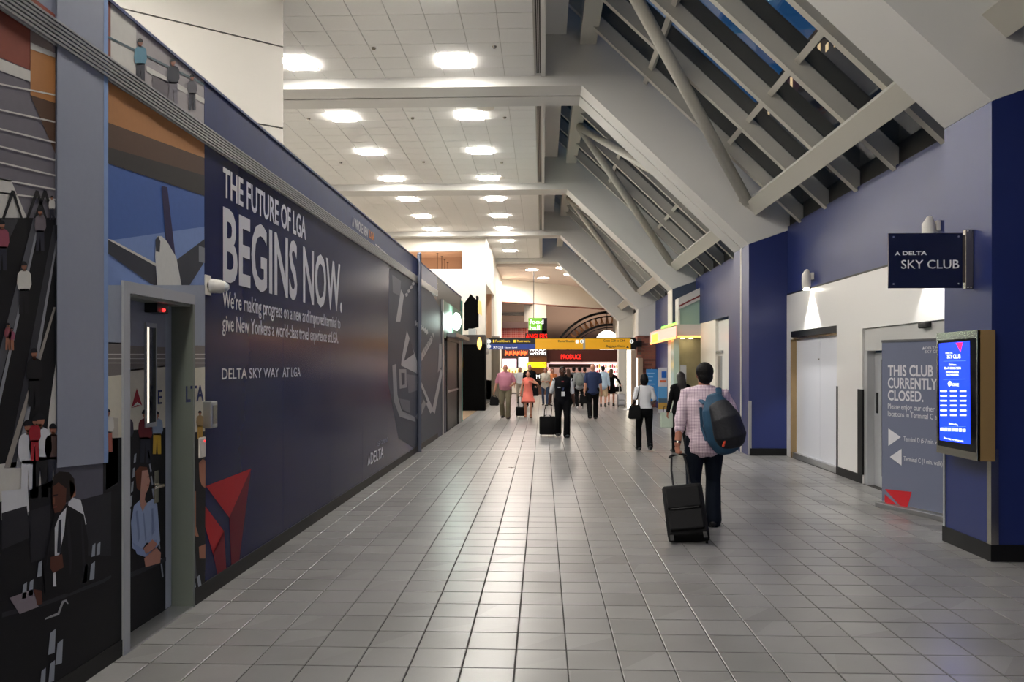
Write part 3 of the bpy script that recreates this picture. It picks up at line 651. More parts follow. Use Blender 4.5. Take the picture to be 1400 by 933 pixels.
# seated woman in a pale blue shirt
D.poly([(184, 645), (190, 638), (200, 639), (203, 650), (198, 666), (192, 673), (186, 668)], M('6a3c28'), 6)
D.poly([(193, 644), (201, 643), (204, 658), (202, 668), (198, 676), (196, 690), (190, 688), (191, 670)], M('c09080'), 7)
D.poly([(182, 692), (190, 684), (200, 688), (208, 682), (214, 690), (218, 740), (212, 752), (200, 742), (190, 756), (180, 750), (178, 715)], M('9fb0d2'), 6)
D.poly([(180, 742), (196, 752), (206, 740), (214, 738), (212, 750), (198, 762), (186, 758)], M('8fa0c8'), 7)
D.poly([(195, 750), (207, 738), (214, 744), (208, 752), (198, 758)], M('b88474'), 8); D.poly([(190, 690), (194, 700), (197, 692), (200, 690), (197, 684), (193, 686)], M('c09080'), 8)
for q in ([(184, 700), (187, 698), (190, 735), (188, 742)], [(206, 696), (208, 695), (210, 726), (207, 732)], [(194, 702), (195.5, 702), (199, 738), (197, 740)]): D.poly(q, M('8292b8'), 9)
D.poly([(186, 762), (198, 764), (212, 752), (220, 750), (220, 764), (198, 772), (188, 772)], M('15161c'), 6.5)
D.poly([(199.5, 652), (203, 651.6), (203, 652.8), (199.5, 653.2)], M('4a2c24'), 9); D.poly([(199.5, 663), (202.5, 662.4), (202, 664.5), (200, 664.8)], M('9a4a44'), 9)
D.poly([(196, 764), (212, 748), (219, 756), (218, 770), (198, 776)], M('b88474'), 7)
D.poly([(158, 790), (190, 778), (226, 762), (226, 768), (190, 785), (158, 798)], M('2c2c33'), 6)
for px, py in ((160, 830), (163, 855), (163, 800)): D.poly([(px, py), (px+5, py-5), (px+4, py+18), (px-1, py+22)], M('9aa0aa'), 7)
D.build('leaf_print', d1)
text('E', DP, 214.5, 553, 534, 220.5, M('202c5c'), d1, off=.006)
pv = DP.st(199, 445)[0]; pw = DP.st(211, 445)[0]; z1 = DP.st(205, 448)[1]; z0 = DP.st(205, 578)[1]
b = B(); box(b, XL-R, XL-R+.012, pv-.02, pv, z0-.03, z1+.03); box(b, XL-R, XL-R+.012, pw, pw+.012, z0-.03, z1+.03); box(b, XL-R, XL-R+.012, pv, pw, z1, z1+.03); box(b, XL-R, XL-R+.012, pv, pw, z0-.03, z0); mk('vision_frame', b, FR, d1)
bx('pane', XL-R+.009, XL-R+.011, pv, pw, z0, z1, mat('dark_glass', '#23262c', .1), d1); bx('glow_bead', XL-R+.011, XL-R+.014, pv+.002, pv+.022, z0, z1, EM('bead_glow', '#fff4dc', 1.2), d1)  # bead given a glow to draw the bright edge of the vision panel
p = onX(213, 424, XL-R+.05); b = B(); box(b, XL-R, XL-R+.09, p.y-.06, p.y+.1, p.z-.02, p.z+.05, 0, .005); o = mk('door_alarm', b, DARK, d1)
b = B(); ell(b, (XL-R+.095, p.y+.02, p.z), (.012, .012, .012)); mk('warning_light', b, EM('red_led', '#ff2020', 6), o)
p = onX(222, 664, XL-R+.05); b = B(); tube(b, [(XL-R, p.y+.0, p.z), (XL-R+.055, p.y, p.z), (XL-R+.055, p.y-.11, p.z)], [.012]*3, 10); box(b, XL-R, XL-R+.01, p.y-.03, p.y+.03, p.z-.12, p.z+.1); mk('handle', b, STEEL, d1, smooth=False)
# small fittings fixed to the barrier
def fit(name, label, cat, px, py, X, parts):
    p = onX(px, py, X); t = thing(name, label, cat, p); return t
t = fit('wall_camera', 'white cylindrical camera sticking out above the mural door', 'camera', 283, 391, XL, 0)
b = B(); box(b, 0, .012, -.05, .05, -.07, .08, 0, .004); mk('bracket', b, WHITE, t); b = B(); tube(b, [(.01, 0, 0), (.03, 0, 0), (.10, .015, -.005)], [.04, .055, .05], 16); mk('body', b, WHITE, t, smooth=True); b = B(); tube(b, [(.10, .015, -.005), (.125, .02, -.007)], [.04, .038], 14); mk('lens', b, mat('lens', '#cfd2d6', .1), t)
t = fit('door_release_box', 'grey metal box on the mural by the blue panel edge', 'switch', 281, 567, XL, 0)
b = B(); box(b, 0, .07, -.055, .055, -.1, .1, 0, .008); mk('body', b, ALU, t); b = B(); box(b, .07, .076, -.035, .035, -.07, .07, 0, .003); mk('cover', b, STEEL, t)
t = fit('card_reader', 'cream card reader plate with a tiny red light', 'card reader', 274, 612, XL, 0)
b = B(); box(b, 0, .02, -.05, .05, -.075, .075, 0, .006); mk('plate', b, CREAM, t); b = B(); ell(b, (.021, .025, .045), (.004, .006, .006)); mk('indicator', b, EM('red_led', '#ff2020', 6), t)
# far door of the barrier with teal surround
d2 = struct('door_2'); TEAL = mat('teal_panel', '#4e9a8c', .3, coat=.4)
ya, yb = LP.st(605, 600)[0], yE
bx('post', XL-.02, XL+.03, ya-.15, ya, 0, 3.4, ALU, d2)
bx('surround', XL-.012, XL, ya, yb, 2.45, 3.4, mat('grey_green_panel', '#5c7a6a', .5), d2)
y3, y4 = LP.st(611, 600)[0], LP.st(626, 600)[0]
b = B(); box(b, XL-.012, XL+.02, y3-.1, y3, 0, 2.5); box(b, XL-.012, XL+.02, y4, y4+.1, 0, 2.5); box(b, XL-.012, XL+.02, y3-.1, y4+.1, 2.4, 2.5); mk('frame', b, DARK, d2)
bx('door_leaf', XL-.05, XL-.03, y3, y4, .02, 2.4, mat('dark_grey_door', '#3c4244', .25, coat=.4), d2)
b = B(); ym = (y3+y4)/2
for k in range(2):
    for q in range(2): box(b, XL-.03, XL-.026, y3+.12+k*(ym-y3), ym-.08+k*(ym-y3), .25+q*1.15, 1.2+q*1.1)
mk('pane', b, mat('grey_glass', '#6d7674', .15), d2); bx('push_bar', XL-.03, XL+.02, y3+.1, y4-.1, 1.02, 1.07, ALU, d2)
bx('surround', XL-.012, XL+.01, y4+.1, yE, 0, 2.5, mat('dark_panel', '#33383a', .3), d2); bx('surround', XL-.3, XL+.03, yE, yE+.06, 0, 3.75, TEAL, d2)
bx('canopy', XL, XL+.25, y3, yE-.1, 2.5, 2.6, mat('canopy_grey', '#8a8c90', .3, .5), d2)
p = onX(619, 440, XL+.05); t = thing('wall_floodlight', 'glaring white floodlight above the far barrier door', 'light', p)
b = B(); box(b, -.05, .0, -.1, .1, -.1, .1, 0, .02); mk('housing', b, ALU, t); b = B(); ell(b, (.1, 0, 0), (.12, .3, .24)); mk('lamp', b, EM('flood', '#e8fff4', 45), t, smooth=True)
# ---------------------------------------------------------------- closed club front (right wall, bay between first two columns)
RP = PL((XR, 0, 0), (0, -1, 0)); cf = struct('wall_right_front')
def yR(px, py=500): return onX(px, py, XR).y
ztop = onX(1074.5, 404.6, XR).z; h1 = onX(1144, 445, XR).z; h2 = onX(1178.5, 449.7, XR).z
yA, yB, yC, yD = 15.49, yR(1144), yR(1179), 8.03
CLW = mat('club_white', '#dddcda', .35, coat=.2)
o1a = yR(1081)
b = B(); box(b, XR, XR+.14, yD, yA, max(h1, h2), ztop); box(b, XR, XR+.14, yC, yB, .0, max(h1, h2)); box(b, XR, XR+.14, o1a, yA, .0, max(h1, h2))
box(b, XR, XR+.14, yD, yC, h2, max(h1, h2)+.001) if h2 < h1 else box(b, XR, XR+.14, yB, o1a, h1, h2+.001)
mk('white_cladding', b, CLW, cf)
b = B(); box(b, XR-.012, XR, yC-.002, yB+.002, 0, .13); mk('baseboard', b, BLACK, cf)
z0 = onX(1179, 542, XR).z
b = B(); box(b, XR-.01, XR, yC, yC+.16, .13, z0+.1); box(b, XR-.01, XR+.14, yC-.01, yC, .13, z0+.1); mk('corner_guard', b, BLACK, cf)
b = B(); box(b, XR-.01, XR, yB-.05, yB, .13, z0+.12); mk('corner_guard', b, BLACK, cf)
bx('shadow_strip', XR+.005, XR+.02, yD, yA, ztop, ztop+.03, BLACK, cf)  # black strip stands in for the shadow line above the cladding
# recessed closed doors
d3 = struct('door_3'); X2 = XR+.12
yA2, yB2 = o1a, yB; zt = onX(1113, 462, X2).z
bx('header', XR+.005, X2, yB2, yA2, h1-.11, h1-.004, BLACK, d3)
bx('transom', XR+.05, X2, yB2, yA2, zt, h1-.11, mat('bronze_strip', '#a48c68', .25, .7), d3)
ym = yR(1113)
for a, c_ in ((yB2, ym-.004), (ym+.004, yA2-.03)): bx('door_leaf', X2-.02, X2+.03, a, c_, .1, zt, mat('frosted_white', '#d9dbe2', .3, coat=.3), d3)
bx('sill', XR+.02, X2+.02, yB2, yA2, 0, .1, ALU, d3); bx('jamb', XR, X2, yA2-.03, yA2, 0, zt, mat('bronze_strip', '#a48c68', .25, .7), d3)
b = B(); ell(b, (X2-.025, ym+.03, 1.85), (.012, .012, .012)); mk('lock', b, STEEL, d3)
# sliding glass entrance
d4 = struct('door_4'); X3 = XR+.14; yJ = yC-.01; PALE = mat('pale_frame', '#b9bbbd', .3, .4)
b = B(); box(b, XR+.03, X3, yD, yJ, h2-.33, h2-.005); mk('header', b, mat('header_grey', '#b3b3b1', .4), d4)
b = B(); box(b, XR+.02, X3, yJ-.12, yJ, 0, h2-.33); mk('jamb', b, PALE, d4)
b = B(); y5 = yJ-.2; box(b, X3-.02, X3+.03, y5-.14, y5+.08, 0, h2-.36); box(b, X3-.02, X3+.03, yD, y5-.14, 0, .16); box(b, X3-.02, X3+.03, yD, y5-.14, h2-.46, h2-.36); mk('sash', b, PALE, d4)
bx('pane', X3, X3+.01, yD, y5-.14, .16, h2-.46, glass('door_glass', '#3d5a7a', .02), d4)
bx('room_behind', X3+.6, X3+.65, yD, yJ, 0, 3, mat('club_inside', '#2c4f86', .5), d4); bx('lock_plate', X3-.03, X3-.02, y5-.06, y5, 1.05, 1.35, BLACK, d4)
p = onX(1268, 445, XR+.03); t = thing('door_sensor', 'small black motion sensor on the grey door header', 'sensor', p); b = B(); box(b, -.07, 0, -.11, .11, -.035, .04, 0, .015); mk('body', b, BLACK, t)
# pull-up banner
A_b = onZ(1206, 693); E_b = onZ(1300, 713.5); ub = (E_b-A_b); ub.z = 0; ub.normalize(); BP = PL(A_b, ub)
bw = 1.22; zb0, zb1 = .07, BP.st(1207, 467)[1]; t = thing('pull_up_banner', 'grey blue pull-up banner saying the club is closed', 'banner', A_b)
def bl_(v): return Vector(v)-Vector(t.location)
b = B(); q = A_b+ub*(bw/2); obox(b, bl_(q+Vector((0, 0, .03))), (ub, BP.n, (0, 0, 1)), (bw/2+.03, .09, .03), 0, .01); mk('base', b, ALU, t)
b = B(); obox(b, bl_(q+Vector((0, 0, (zb0+zb1)/2))), (ub, BP.n, (0, 0, 1)), (bw/2, .003, (zb1-zb0)/2)); mk('printed_sheet', b, mat('banner_print', '#6b7186', .45), t)
b = B(); obox(b, bl_(q+Vector((0, 0, zb1))), (ub, BP.n, (0, 0, 1)), (bw/2, .012, .015)); mk('top_rail', b, ALU, t)
b = B(); tube(b, [bl_(q-BP.n*.03+Vector((0, 0, .05))), bl_(q-BP.n*.03+Vector((0, 0, zb1)))], [.012]*2, 8); mk('pole', b, ALU, t)
def bt(s, x, base, cap, x1, wgt=.0):
    o = text(s, BP, x, base, cap, x1, TXT, None, off=.006, weight=wgt); o.parent = t; o.matrix_parent_inverse = Matrix.Translation(-Vector(t.location))
bt('THIS CLUB IS', 1214.5, 514, 500, 1290, .02); bt('CURRENTLY', 1214.5, 530.6, 517, 1282, .02); bt('CLOSED.', 1214.5, 547, 534, 1263, .02)
bt('Please enjoy our other club', 1214.5, 559, 552, 1293); bt('locations in Terminal C and D', 1214.5, 569, 562, 1296)
bt('Terminal D (5-7 min. walk)', 1236, 603, 597, 1290); bt('Terminal C (1 min. walk)', 1236, 630, 624, 1289)
for pts in ([(1215, 586), (1232, 598), (1215, 610)], [(1233, 614), (1217, 625), (1233, 637)]):
    D = Decals(BP, .005); D.poly(pts, TXT); o = D.build('arrow', None); o.parent = t; o.matrix_parent_inverse = Matrix.Translation(-Vector(t.location))
rb = mat('banner_red', '#c01f2a', .45)
for pts, m in (([(1210, 669), (1247, 673), (1239, 700), (1232, 693)], rb), ([(1210, 676), (1226, 690), (1210, 693)], rb), ([(1212, 695), (1228, 692), (1237, 701), (1230, 699)], mat('banner_red_dark', '#8a1a26', .45))):
    D = Decals(BP, .005); D.poly(pts, m); o = D.build('emblem_facet', None); o.parent = t; o.matrix_parent_inverse = Matrix.Translation(-Vector(t.location))
D = Decals(BP, .005)
D.poly([(1261, 478.5), (1263, 474), (1265, 478)], TXT)
o = D.build('small_emblem', None); o.parent = t; o.matrix_parent_inverse = Matrix.Translation(-Vector(t.location))
bt('DELTA', 1266, 477.5, 474.5, 1282); bt('SKY CLUB', 1265, 483, 479, 1290)
# display cabinet on the first column
XK2 = 3.83; KP = PL((XK2, 0, 0), (0, -1, 0)); (sa, zt1) = KP.st(1281, 457.5); (sb_, zt2) = KP.st(1337, 449.5); zb_ = KP.st(1337, 631)[1]; ya, yb = -sb_, -sa
zt1 = (zt1+zt2)/2
t = thing('display_cabinet', 'steel cabinet with a lit blue information screen on the column', 'display', ((XK2+XC)/2, (ya+yb)/2, zb_)); L0 = Vector(t.location)
BRZ = mat('bronze_steel', '#c9a567', .3, .6, noise=.1, nscale=2)
def loc_parent(o, p=None):
    o.parent = p or t; 
    o.matrix_parent_inverse = Matrix.Translation(-Vector((p or t).location)); return o
b = B(); box(b, XK2, XC, ya, ya+.006, zb_, zt1); box(b, XK2+.001, XC, ya+.006, yb, zt1-.006, zt1); box(b, XK2+.001, XC, ya+.006, yb, zb_, zb_+.006); box(b, XK2+.001, XC, yb-.006, yb, zb_, zt1); loc_parent(mk('housing', b, BRZ))
i = .035; b = B()
for z0_, z1_ in ((zb_, zb_+.07), (zt1-.07, zt1)): box(b, XK2-.004, XK2+.02, ya, yb, z0_, z1_)
box(b, XK2-.004, XK2+.02, ya, ya+.022, zb_+.07, zt1-.07); box(b, XK2-.004, XK2+.02, yb-.022, yb, zb_+.07, zt1-.07); loc_parent(mk('bezel', b, STEEL))
bx_ = B(); box(bx_, XK2+.0, XK2+.02, ya+.022, yb-.022, zb_+.07, zt1-.07); loc_parent(mk('black_glass', bx_, mat('black_glass', '#060608', .08)))
D = Decals(KP, -.0002)
scr = EM('screen_blue', '#0a3cff', 1.3); D.poly([(1284, 470), (1326, 466), (1327, 608), (1285, 602)], scr, -6)
wt = EM('screen_white', '#e8f0ff', 1.6); rd = EM('screen_red', '#e01868', 1.2)
D.poly([(1307, 469), (1317, 468), (1313.5, 482)], rd, -14)
for y in (494, 519, 584, 590): D.poly([(1290, y), (1321, y-.7), (1321, y-.3), (1290, y+.4)], EM('screen_line', '#6a9cff', 1), -14)
for r in range(6):
    for k in range(3): D.poly([(1286+k*13.3, 534+r*6.6), (1295+k*13.3, 534+r*6.6), (1295+k*13.3, 536+r*6.6), (1286+k*13.3, 536+r*6.6)], wt, -14)
for q in range(7): D.poly([(1286+q*5.1, 585+q*.3), (1290+q*5.1, 585+q*.3), (1290+q*5.1, 589+q*.3), (1286+q*5.1, 589+q*.3)], wt, -14)
D.poly([(1296, 525), (1298, 521), (1301, 522), (1301, 527), (1298, 529)], wt, -14)
loc_parent(D.build('screen', None))
for s, x, ba, cp_, x1 in (('DELTA', 1293.5, 484, 482, 1303), ('SKY CLUB', 1295.5, 490.5, 485, 1314), ('Club hours', 1298, 500, 497.5, 1308), ('Mon-Fri 5:00AM-7:00PM', 1292, 505, 502, 1314), ('Sat 6:00AM-6:00PM', 1294, 510, 507.5, 1311), ('Sunday 8:00AM-7:00PM', 1295, 513.5, 512, 1311), ('LOUNGE', 1302, 528, 524, 1311.5), ('Now boarding', 1298, 580.5, 578, 1310), ('Please enjoy your journey today', 1291, 600, 597.5, 1318)):
    loc_parent(text(s, KP, x, ba, cp_, x1, wt, None, off=.0045, weight=.01))
# acrylic blade sign
SP = PL((0, 7.5, 0), (1, 0, 0)); xa, z1 = onY(1215, 319, 7.5).x, onY(1215, 319, 7.5).z; xb, z0 = onY(1316, 394, 7.5).x, onY(1316, 394, 7.5).z
t = thing('blade_sign', 'navy acrylic blade sign reading SKY CLUB on the column', 'sign', (XC, 7.5, z0))
b = B(); box(b, xa, xb, 7.502, 7.52, z0, z1); loc_parent(mk('acrylic_panel', b, mat('navy_acrylic', '#0a1434', .06, coat=1)))
b = B(); box(b, xb-.01, XC-.01, 7.508, 7.518, z0+.05, z1-.02); loc_parent(mk('side_plate', b, mat('smoked_plate', '#4a4440', .3)))
b = B(); box(b, XC-.075, XC-.004, 7.49, 7.54, z0-.01, z1+.03, 0, .004); loc_parent(mk('bracket', b, STEEL)); b = B()
for z in (z0+.005, z1+.015):
    for x in (XC-.055, XC-.025): ell(b, (x, 7.488, z), (.007, .004, .007))
for x in (xa+.045, xb-.035):
    for z in (z0+.04, z1-.035): ell(b, (x, 7.5, z), (.008, .005, .008))
loc_parent(mk('screw', b, ALU))
LT = mat('sign_letters', '#e6e7e8', .35)
for s, x, ba, cp_, x1, wg in (('DELTA', 1234, 349, 344, 1267, .02), ('SKY CLUB', 1232, 367.5, 356, 1311, 0)): loc_parent(text(s, SP, x, ba, cp_, x1, LT, None, off=.001, ext=.004, weight=wg))
D = Decals(SP, .002); D.poly([(1223, 350), (1227, 343.5), (1231, 350), (1227, 348)], LT); loc_parent(D.build('emblem', None))
# wall spotlights above the white cladding
for (px, py, lb) in ((1104, 381, 'white wall spotlight above the closed white doors'), (1272, 314, 'white wall spotlight behind the blade sign')):
    p = onX(px, py, XR-.08); t = thing('wall_spotlight', lb, 'light', (XR, p.y, p.z))
    b = B(); box(b, -.03, .02, -.05, .05, -.02, .1, 0, .006); mk('bracket', b, WHITE, t)
    b = B(); tube(b, [(-.1, 0, -.12), (-.1, 0, .06), (-.09, 0, .12)], [.075, .075, .045], 18); mk('housing', b, WHITE, t, smooth=True)
    b = B(); tube(b, [(-.1, 0, -.2), (-.1, 0, -.185)], [.05]*2, 14, round_=False); mk('lamp', b, EM('spot_lamp', '#fff4e0', 60), t)
    ld = bpy.data.lights.new('beam', 'SPOT'); ld.energy = 170; ld.spot_size = math.radians(80); ld.spot_blend = .35; ld.shadow_soft_size = .03; ld.color = (1, .97, .92)
    lo = bpy.data.objects.new('beam', ld); C.objects.link(lo); lo.parent = t; lo.location = (-.12, 0, -.22); lo.rotation_euler = (0, math.radians(-9), 0)
# ---------------------------------------------------------------- bay 2: white door, small shop with canopy
d5 = struct('door_5'); y6, y7 = 20.3, 23.4
b = B(); box(b, XR, XR+.3, 19.6, y6, 0, 3.0); mk('pier', b, NAVY, d5); b = B(); box(b, XR+.02, XR+.3, 21.9, 23.95, 0, 3.0); mk('white_jamb', b, CREAM, d5)
bx('door_leaf', XR+.1, XR+.15, y6, 21.9, .9, 2.95, mat('door_white', '#e2e0dc', .3), d5); bx('kick_panel', XR+.08, XR+.15, y6, 21.9, 0, .9, BLACK, d5)
bx('closer', XR+.03, XR+.1, 21.3, 21.9, 2.08, 2.14, ALU, d5); bx('pull_bar', XR+.05, XR+.1, 21.45, 21.75, .95, 2.0, ALU, d5)
Y0 = 24.0; sh = thing('canopy_shop', 'small shop block with raked glass top and lit canopy beside the blue wall', 'shop', (4.4, Y0, 0))
def sp(px, py, Y=Y0): p = onY(px, py, Y); return p.x, p.z
xa, za = sp(927, 408); xb, zb = sp(965, 390); _, zm = sp(927, 444); _, zl = sp(927, 462)
def lp(o): return loc_parent(o, sh)
FRM = mat('shop_frame', '#d8d6d0', .4)
b = B(); prism(b, [(xa, za-.35), (xb, zb-.35), (xb, zb), (xa, za)], Y0-.05, Y0+.5); box(b, xb-.07, xb, Y0-.05, Y0+.5, zm, zb-.35); box(b, xa, xa+.05, Y0-.05, Y0+.5, zm, za-.35); lp(mk('glass_frame', b, FRM))
b = B(); prism(b, [(xa+.02, za-.27), (xb-.03, zb-.27), (xb-.03, zb-.22), (xa+.02, za-.22)], Y0-.056, Y0-.05); lp(mk('red_stripe', b, mat('red_stripe', '#7c2a28', .4)))
b = B(); prism(b, [(xa+.05, zm), (xb-.07, zm), (xb-.07, zb-.36), (xa+.05, za-.33)], Y0, Y0+.02); lp(mk('pane', b, mat('green_glass', '#9db8a8', .15, coat=.5)))
b = B(); box(b, xa-.03, xb, Y0-.06, Y0+.6, zl, zm); lp(mk('fascia', b, mat('fascia_grey', '#c7c4c2', .4)))
b = B(); box(b, xa-.03, xb, Y0-.075, Y0-.055, zl, zl+.05); lp(mk('light_strip', b, EM('orange_strip', '#ff9a50', 3)))
# left arm of the canopy
b = B(); X4 = 3.82; prism(b, [(Y0, zl), (28.6, zl-.05), (28.6, zl+.33), (Y0, zm)], X4, XR, axis='X'); lp(mk('canopy', b, mat('canopy_pink', '#d8b8ae', .4)))
CP = PL((X4, 0, 0), (0, -1, 0)); D = Decals(CP, .01)
D.poly([(890, 455.5), (925, 446), (925, 460), (890, 470)], EM('canopy_sign', '#ffb0a0', .9), 1); D.poly([(890, 468.5), (925, 460.5), (925, 463), (890, 471.5)], EM('orange_strip', '#ff9a50', 3), 2)
D.poly([(892, 458), (900, 456), (900, 467), (892, 469)], EM('yellow_sign', '#ffd23c', 2.2), 2); D.poly([(905, 447), (926, 440.5), (926, 444), (905, 450)], EM('green_strip', '#8cff50', 2), 2)
lp(D.build('lit_lettering', None))
b = B()
for k in range(3): tube(b, [(4.0+k*.25, Y0+.3, zl-.012), (4.0+k*.25, Y0+.3, zl+.01)], [.07]*2, 14, round_=False)
lp(mk('downlight', b, EM('warm_down', '#fff0d0', 14)))
b = B(); box(b, 4.05, XR+.3, Y0+.55, Y0+.58, 0, zl); lp(mk('back_panel', b, mat('beige_display', '#b9ae86', .5, noise=.25, nscale=3)))
b = B(); box(b, XC-.05, 4.1, Y0-.02, Y0+.55, 0, zl); lp(mk('side_glass', b, mat('pale_green_glass', '#b9cdbf', .12, coat=.4)))
b = B(); box(b, 4.1, XR, Y0-.02, Y0+.5, 0, .35); lp(mk('plinth', b, CREAM))
b = B(); box(b, 4.12, 4.3, Y0-.03, Y0, 1.25, 1.75); lp(mk('notice', b, PALE))
# banners by the brick column
t = thing('blue_poster', 'plain blue poster on the brick column behind the woman in white', 'poster', (3.95, 30.5, 0)); pa = onY(883.5, 505, 30.5); pb = onY(899, 549, 30.5)
b = B(); box(b, pa.x, pb.x, 30.48, 30.52, pb.z, pa.z); loc_parent(mk('sheet', b, mat('poster_blue', '#3d8ed0', .4))); b = B(); tube(b, [((pa.x+pb.x)/2, 30.55, .0), ((pa.x+pb.x)/2, 30.55, pa.z)], [.02]*2, 8); loc_parent(mk('stand', b, ALU))
QP = PL((0, 30.47, 0), (1, 0, 0)); D = Decals(QP, .002)
for k in range(6): D.poly([(885, 510+k*5), (895-(k % 3)*2, 510+k*5), (895-(k % 3)*2, 511.2+k*5), (885, 511.2+k*5)], mat('poster_pale', '#9fc8ea', .4))
loc_parent(D.build('faint_print', None))
t = thing('beach_banner', 'pull-up banner with blue square over a beach picture', 'banner', (4.2, 28.6, 0)); pa = onY(900, 503, 28.6); pb = onY(912, 560, 28.6)
b = B(); box(b, pa.x, pb.x, 28.58, 28.62, .03, pa.z); loc_parent(mk('sheet', b, mat('banner_white', '#dcdde2', .4))); b = B(); box(b, pa.x-.03, pb.x+.03, 28.5, 28.7, 0, .05); loc_parent(mk('base', b, ALU))
QP = PL((0, 28.57, 0), (1, 0, 0)); D = Decals(QP, .002); D.rect(904.5, 508, 911, 517, mat('banner_blue', '#2a6cc8', .4)); D.rect(900, 529, 912, 545, mat('banner_sky', '#62a8dc', .4)); D.rect(900, 545, 912, 551, mat('banner_hill', '#4a6478', .4), 2); D.rect(900, 551, 912, 560, mat('banner_sand', '#c8a04c', .4), 2); D.rect(902, 520, 911, 523, mat('banner_orange', '#e07a50', .4))
loc_parent(D.build('banner_print', None))
# lit column light and shop glow by the brick column
for nm, lb, (x0, y0_, x1, y1_), Y in (('light_pillar', 'tall white lit pillar on a round foot under the yellow sign', (857, 479, 862.5, 556), 31.5), ('light_pillar', 'shorter lit pillar with yellow edge against the brick column', (867, 490, 871.5, 530), 33.1)):
    pa = onY(x0, y0_, Y); pb = onY(x1, y1_, Y); t = thing(nm, lb, 'light', ((pa.x+pb.x)/2, Y, 0)); r = (pb.x-pa.x)/2
    b = B(); tube(b, [(0, 0, .05), (0, 0, pa.z)], [r]*2, 14, round_=False); mk('tube_lamp', b, EM('pillar_glow', '#fff2dc', 3.2), t); b = B(); tube(b, [(0, 0, 0), (0, 0, .04)], [.33, .3], 20, round_=False); mk('foot', b, ALU, t)
    b = B(); box(b, r+.02, r+.22, -.03, .05, .05, min(pa.z, 2.9)); mk('side_panel', b, mat('pillar_side', '#a08a78', .5), t)
# ---------------------------------------------------------------- hanging direction sign
GY = 33.0; gp = PL((0, GY-.06, 0), (1, 0, 0)); xa, z1 = onY(664, 463.5, GY).x, onY(664, 463.5, GY).z; xb, z0 = onY(868, 478, GY).x, onY(868, 478, GY).z
t = thing('direction_sign', 'long overhead direction sign, black and blue left, yellow right', 'sign', (.5, GY, z0))
xm = onY(732, 470, GY).x; xc = onY(797, 470, GY).x; xd = onY(800, 470, GY).x; zm = (z0+z1)/2; YEL = mat('sign_yellow', '#e2a414', .4, emit=.25)
def sgn(n, a, c_, za_, zb2, m): b = B(); box(b, a, c_, GY-.06, GY+.06, za_, zb2); return loc_parent(mk(n, b, m))
sgn('black_panel', xa+.12, xm, zm, z1, mat('sign_black', '#1c1a18', .4)); sgn('blue_panel', xa+.12, xm, z0, zm, mat('sign_blue', '#233e90', .4, emit=.1)); sgn('yellow_panel', xm, xc, z0, z1, YEL); sgn('divider', xc, xd, z0, z1, PALE); sgn('yellow_panel', xd, xb-.18, z0, z1, YEL); sgn('end_cap', xb-.18, xb+.06, z0, z1, DARK); sgn('end_cap', xa, xa+.12, z0, z1, PALE)
b = B(); box(b, xa, xb, GY-.03, GY+.03, z1, z1+.04); loc_parent(mk('top_rail', b, DARK))
b = B(); box(b, xb-.1, XC+.12, GY+.055, 33.32, z0+.1, z1-.1); loc_parent(mk('wall_bracket', b, DARK))
b = B(); box(b, xa+.02, xa+.1, GY+.055, 33.92, z0+.1, z1-.1); loc_parent(mk('wall_bracket', b, DARK)); b = B(); box(b, -2.6, xa+.1, 33.8, 33.92, z0+.1, z1-.1); loc_parent(mk('wall_bracket', b, DARK))
tx = EM('sign_white', '#f0f0ea', .7); ty = EM('sign_letter_yellow', '#e8c030', .8); tb = mat('sign_letter_black', '#2a2210', .5)
for s, x, ba, cp_, x1, m in (('Food Court', 677.5, 468, 465, 697, ty), ('Restrooms', 707, 468, 465, 725, ty), ('SKY CLUB', 674.5, 476.6, 473.6, 688, tx), ('Upper Level', 690, 476.3, 474.8, 707, tx), ('Delta Shuttle', 763, 468, 465, 785.5, tb), ('Gates C28 to C44', 825, 467.5, 464.5, 854, tb), ('Baggage Claim', 829, 475, 472, 854, tb)):
    loc_parent(text(s, gp, x, ba, cp_, x1, m, None, off=.004, ext=.002, weight=.01))
D = Decals(gp, .004)
def disc(cx, cy, r, m, ly): D.poly([(cx+r*math.cos(a*math.pi/8), cy+r*math.sin(a*math.pi/8)) for a in range(16)], m, ly)
for cx, cy in ((668.5, 467), (668.5, 473.9), (795.5, 467), (863.5, 467)):
    disc(cx, cy, 2.6, tx, 2); D.poly([(cx, cy-1.9), (cx+1.5, cy-.2), (cx+.5, cy-.4), (cx+.5, cy+1.8), (cx-.5, cy+1.8), (cx-.5, cy-.4), (cx-1.5, cy-.2)], tb, 3)
D.rect(787, 465, 791, 469.5, tx, 2); D.rect(702, 465, 705.5, 468.5, ty, 2); D.rect(674, 465, 676, 468.5, ty, 2); D.poly([(856, 476), (858, 473), (860, 476)], tb, 2)
loc_parent(D.build('symbols', None))
